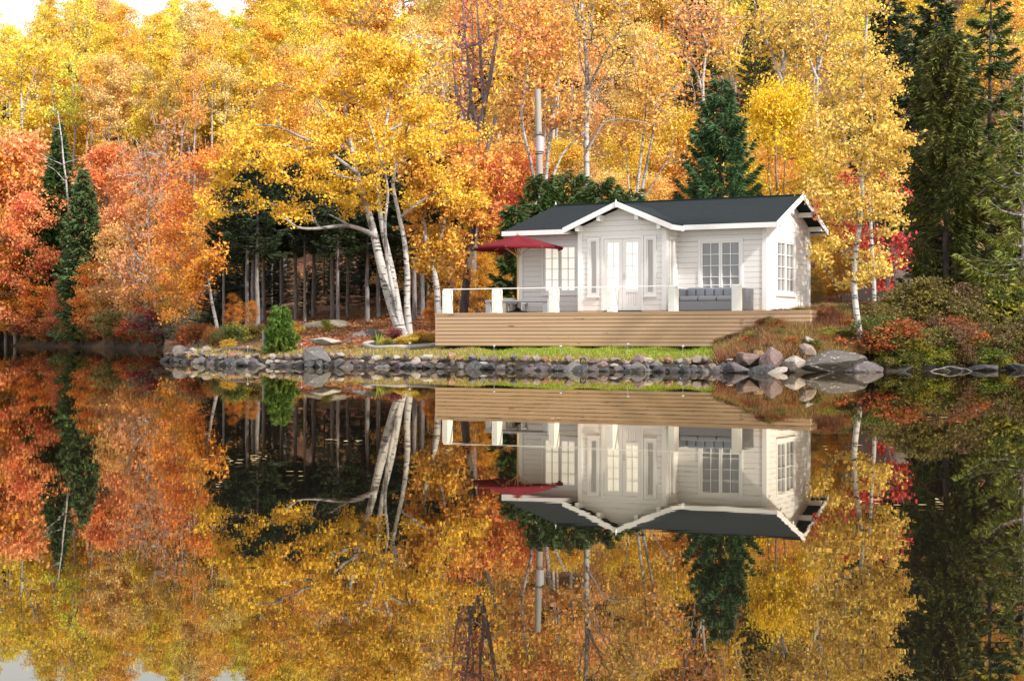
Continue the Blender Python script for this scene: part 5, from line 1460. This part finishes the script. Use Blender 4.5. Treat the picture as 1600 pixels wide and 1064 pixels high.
for px, py, sp, n, w_ in FL:
    for _ in range(n):
        qx = px + prng.normal(0, sp * .6); qy = max(585, py + prng.normal(0, 4)); Y = CH * F / (qy - HY)
        if Y > shore(qx) - .5: continue
        o = link('floating_leaf', FLM, None, M['leaf'], (.62, .50, .26, 0)); o.location = ((qx - CX) / F * Y, Y, .012)
        k = prng.uniform(.045, .085) * (1 if Y > 12 else .6); o.scale = (k, k, k); o.rotation_euler = (0, 0, prng.uniform(0, 6.28))
        tag(o, WT[w_], 'leaf', WT[w_].replace('small pale fallen leaf', 'fallen leaves'))

# ---------------------------------------------------------------- labels of the repeated trees and rocks
def ordinal(i, n):
    w_ = ['leftmost', 'second from left', 'third from left', 'fourth from left', 'fifth from left', 'sixth from left', 'seventh from left', 'eighth from left']
    if i == n - 1 and n > 1: return 'rightmost'
    if i == n - 2 and n > 3: return 'second from right'
    if i == n - 3 and n > 5: return 'third from right'
    return w_[min(i, 7)]
NUM = {2: 'two', 3: 'three', 4: 'four', 5: 'five', 6: 'six', 7: 'seven', 8: 'eight', 9: 'nine', 10: 'ten', 11: 'eleven', 12: 'twelve'}
def label_auto(items):
    """items: (object, phrase, category, group, px); phrases shared by several get an ordinal from the left"""
    by = {}
    for it in items: by.setdefault(it[1], []).append(it)
    for ph, L in by.items():
        L.sort(key=lambda q: q[4]); n = len(L)
        for i, (o, _, cat, grp, px) in enumerate(L):
            tag(o, ph if n == 1 else f'{ph}, {ordinal(i, n)}', cat, grp)
items = []
for o, k, cn, px, Y, H in AUTO:
    if k == 'heath':
        pos_ = 'above the purplish rock' if px < 1180 else 'above the triangular rock' if px < 1230 else 'above the lichened boulder' if px < 1290 else 'near the slim birch'
        items.append((o, f'low {cn} heath shrub {"low" if Y < 2 else "halfway" if Y < 3.4 else "high"} on the bank {pos_}', 'shrub', 'low shrubs on the heath bank', px)); continue
    if k == 'lowspruce':
        t = 'behind the white leaning stem' if px < 395 else 'behind the arborvitae' if px < 470 else 'behind the mossy boulder' if px < 560 else 'behind the leaning birch trunks' if px < 650 else 'left of the parasol'
        items.append((o, f'low dark spruce in the shaded wood {t}', 'tree', 'low spruces in the dark wood', px)); continue
    if k == 'low':
        items.append((o, f'low {n_} bush' if False else f'low {cn} bush over the water ' + ('right of the slim birch' if px < 1430 else 'behind the driftwood' if px < 1530 else 'at the right bank end'), 'shrub', 'low bushes at the right waterline', px)); continue
    f = (Y - shore(min(max(px, -800), 2400))) if px > 330 else Y - 110
    row = 'low on the hill' if f < 58 else 'midway uphill' if f < 92 else 'high uphill' if f < 118 else 'near the crest'
    kn = {'slim': 'slender birch', 'aspen': 'birch', 'maple': 'maple', 'spruce': 'spruce', 'sapling': 'low maple', 'twiggy': 'tree'}[k]
    items.append((o, f'{cn} {kn} {row} {where(px)}', 'tree', {'slim': 'slender birches on the hillside', 'aspen': 'birches on the hillside', 'maple': 'maples on the hillside', 'spruce': 'spruces on the hillside', 'sapling': 'low maples at the foot of the hill', 'twiggy': 'bare trees on the hillside'}[k], px))
for o, cn, tier, px, wd in AUTOR:
    items.append((o, f'{"large" if wd > .42 else "small" if wd < .27 else "medium"} {cn} rock {tier} {wheret(px)}', 'rock', 'rocks along the shore', px))
label_auto(items)
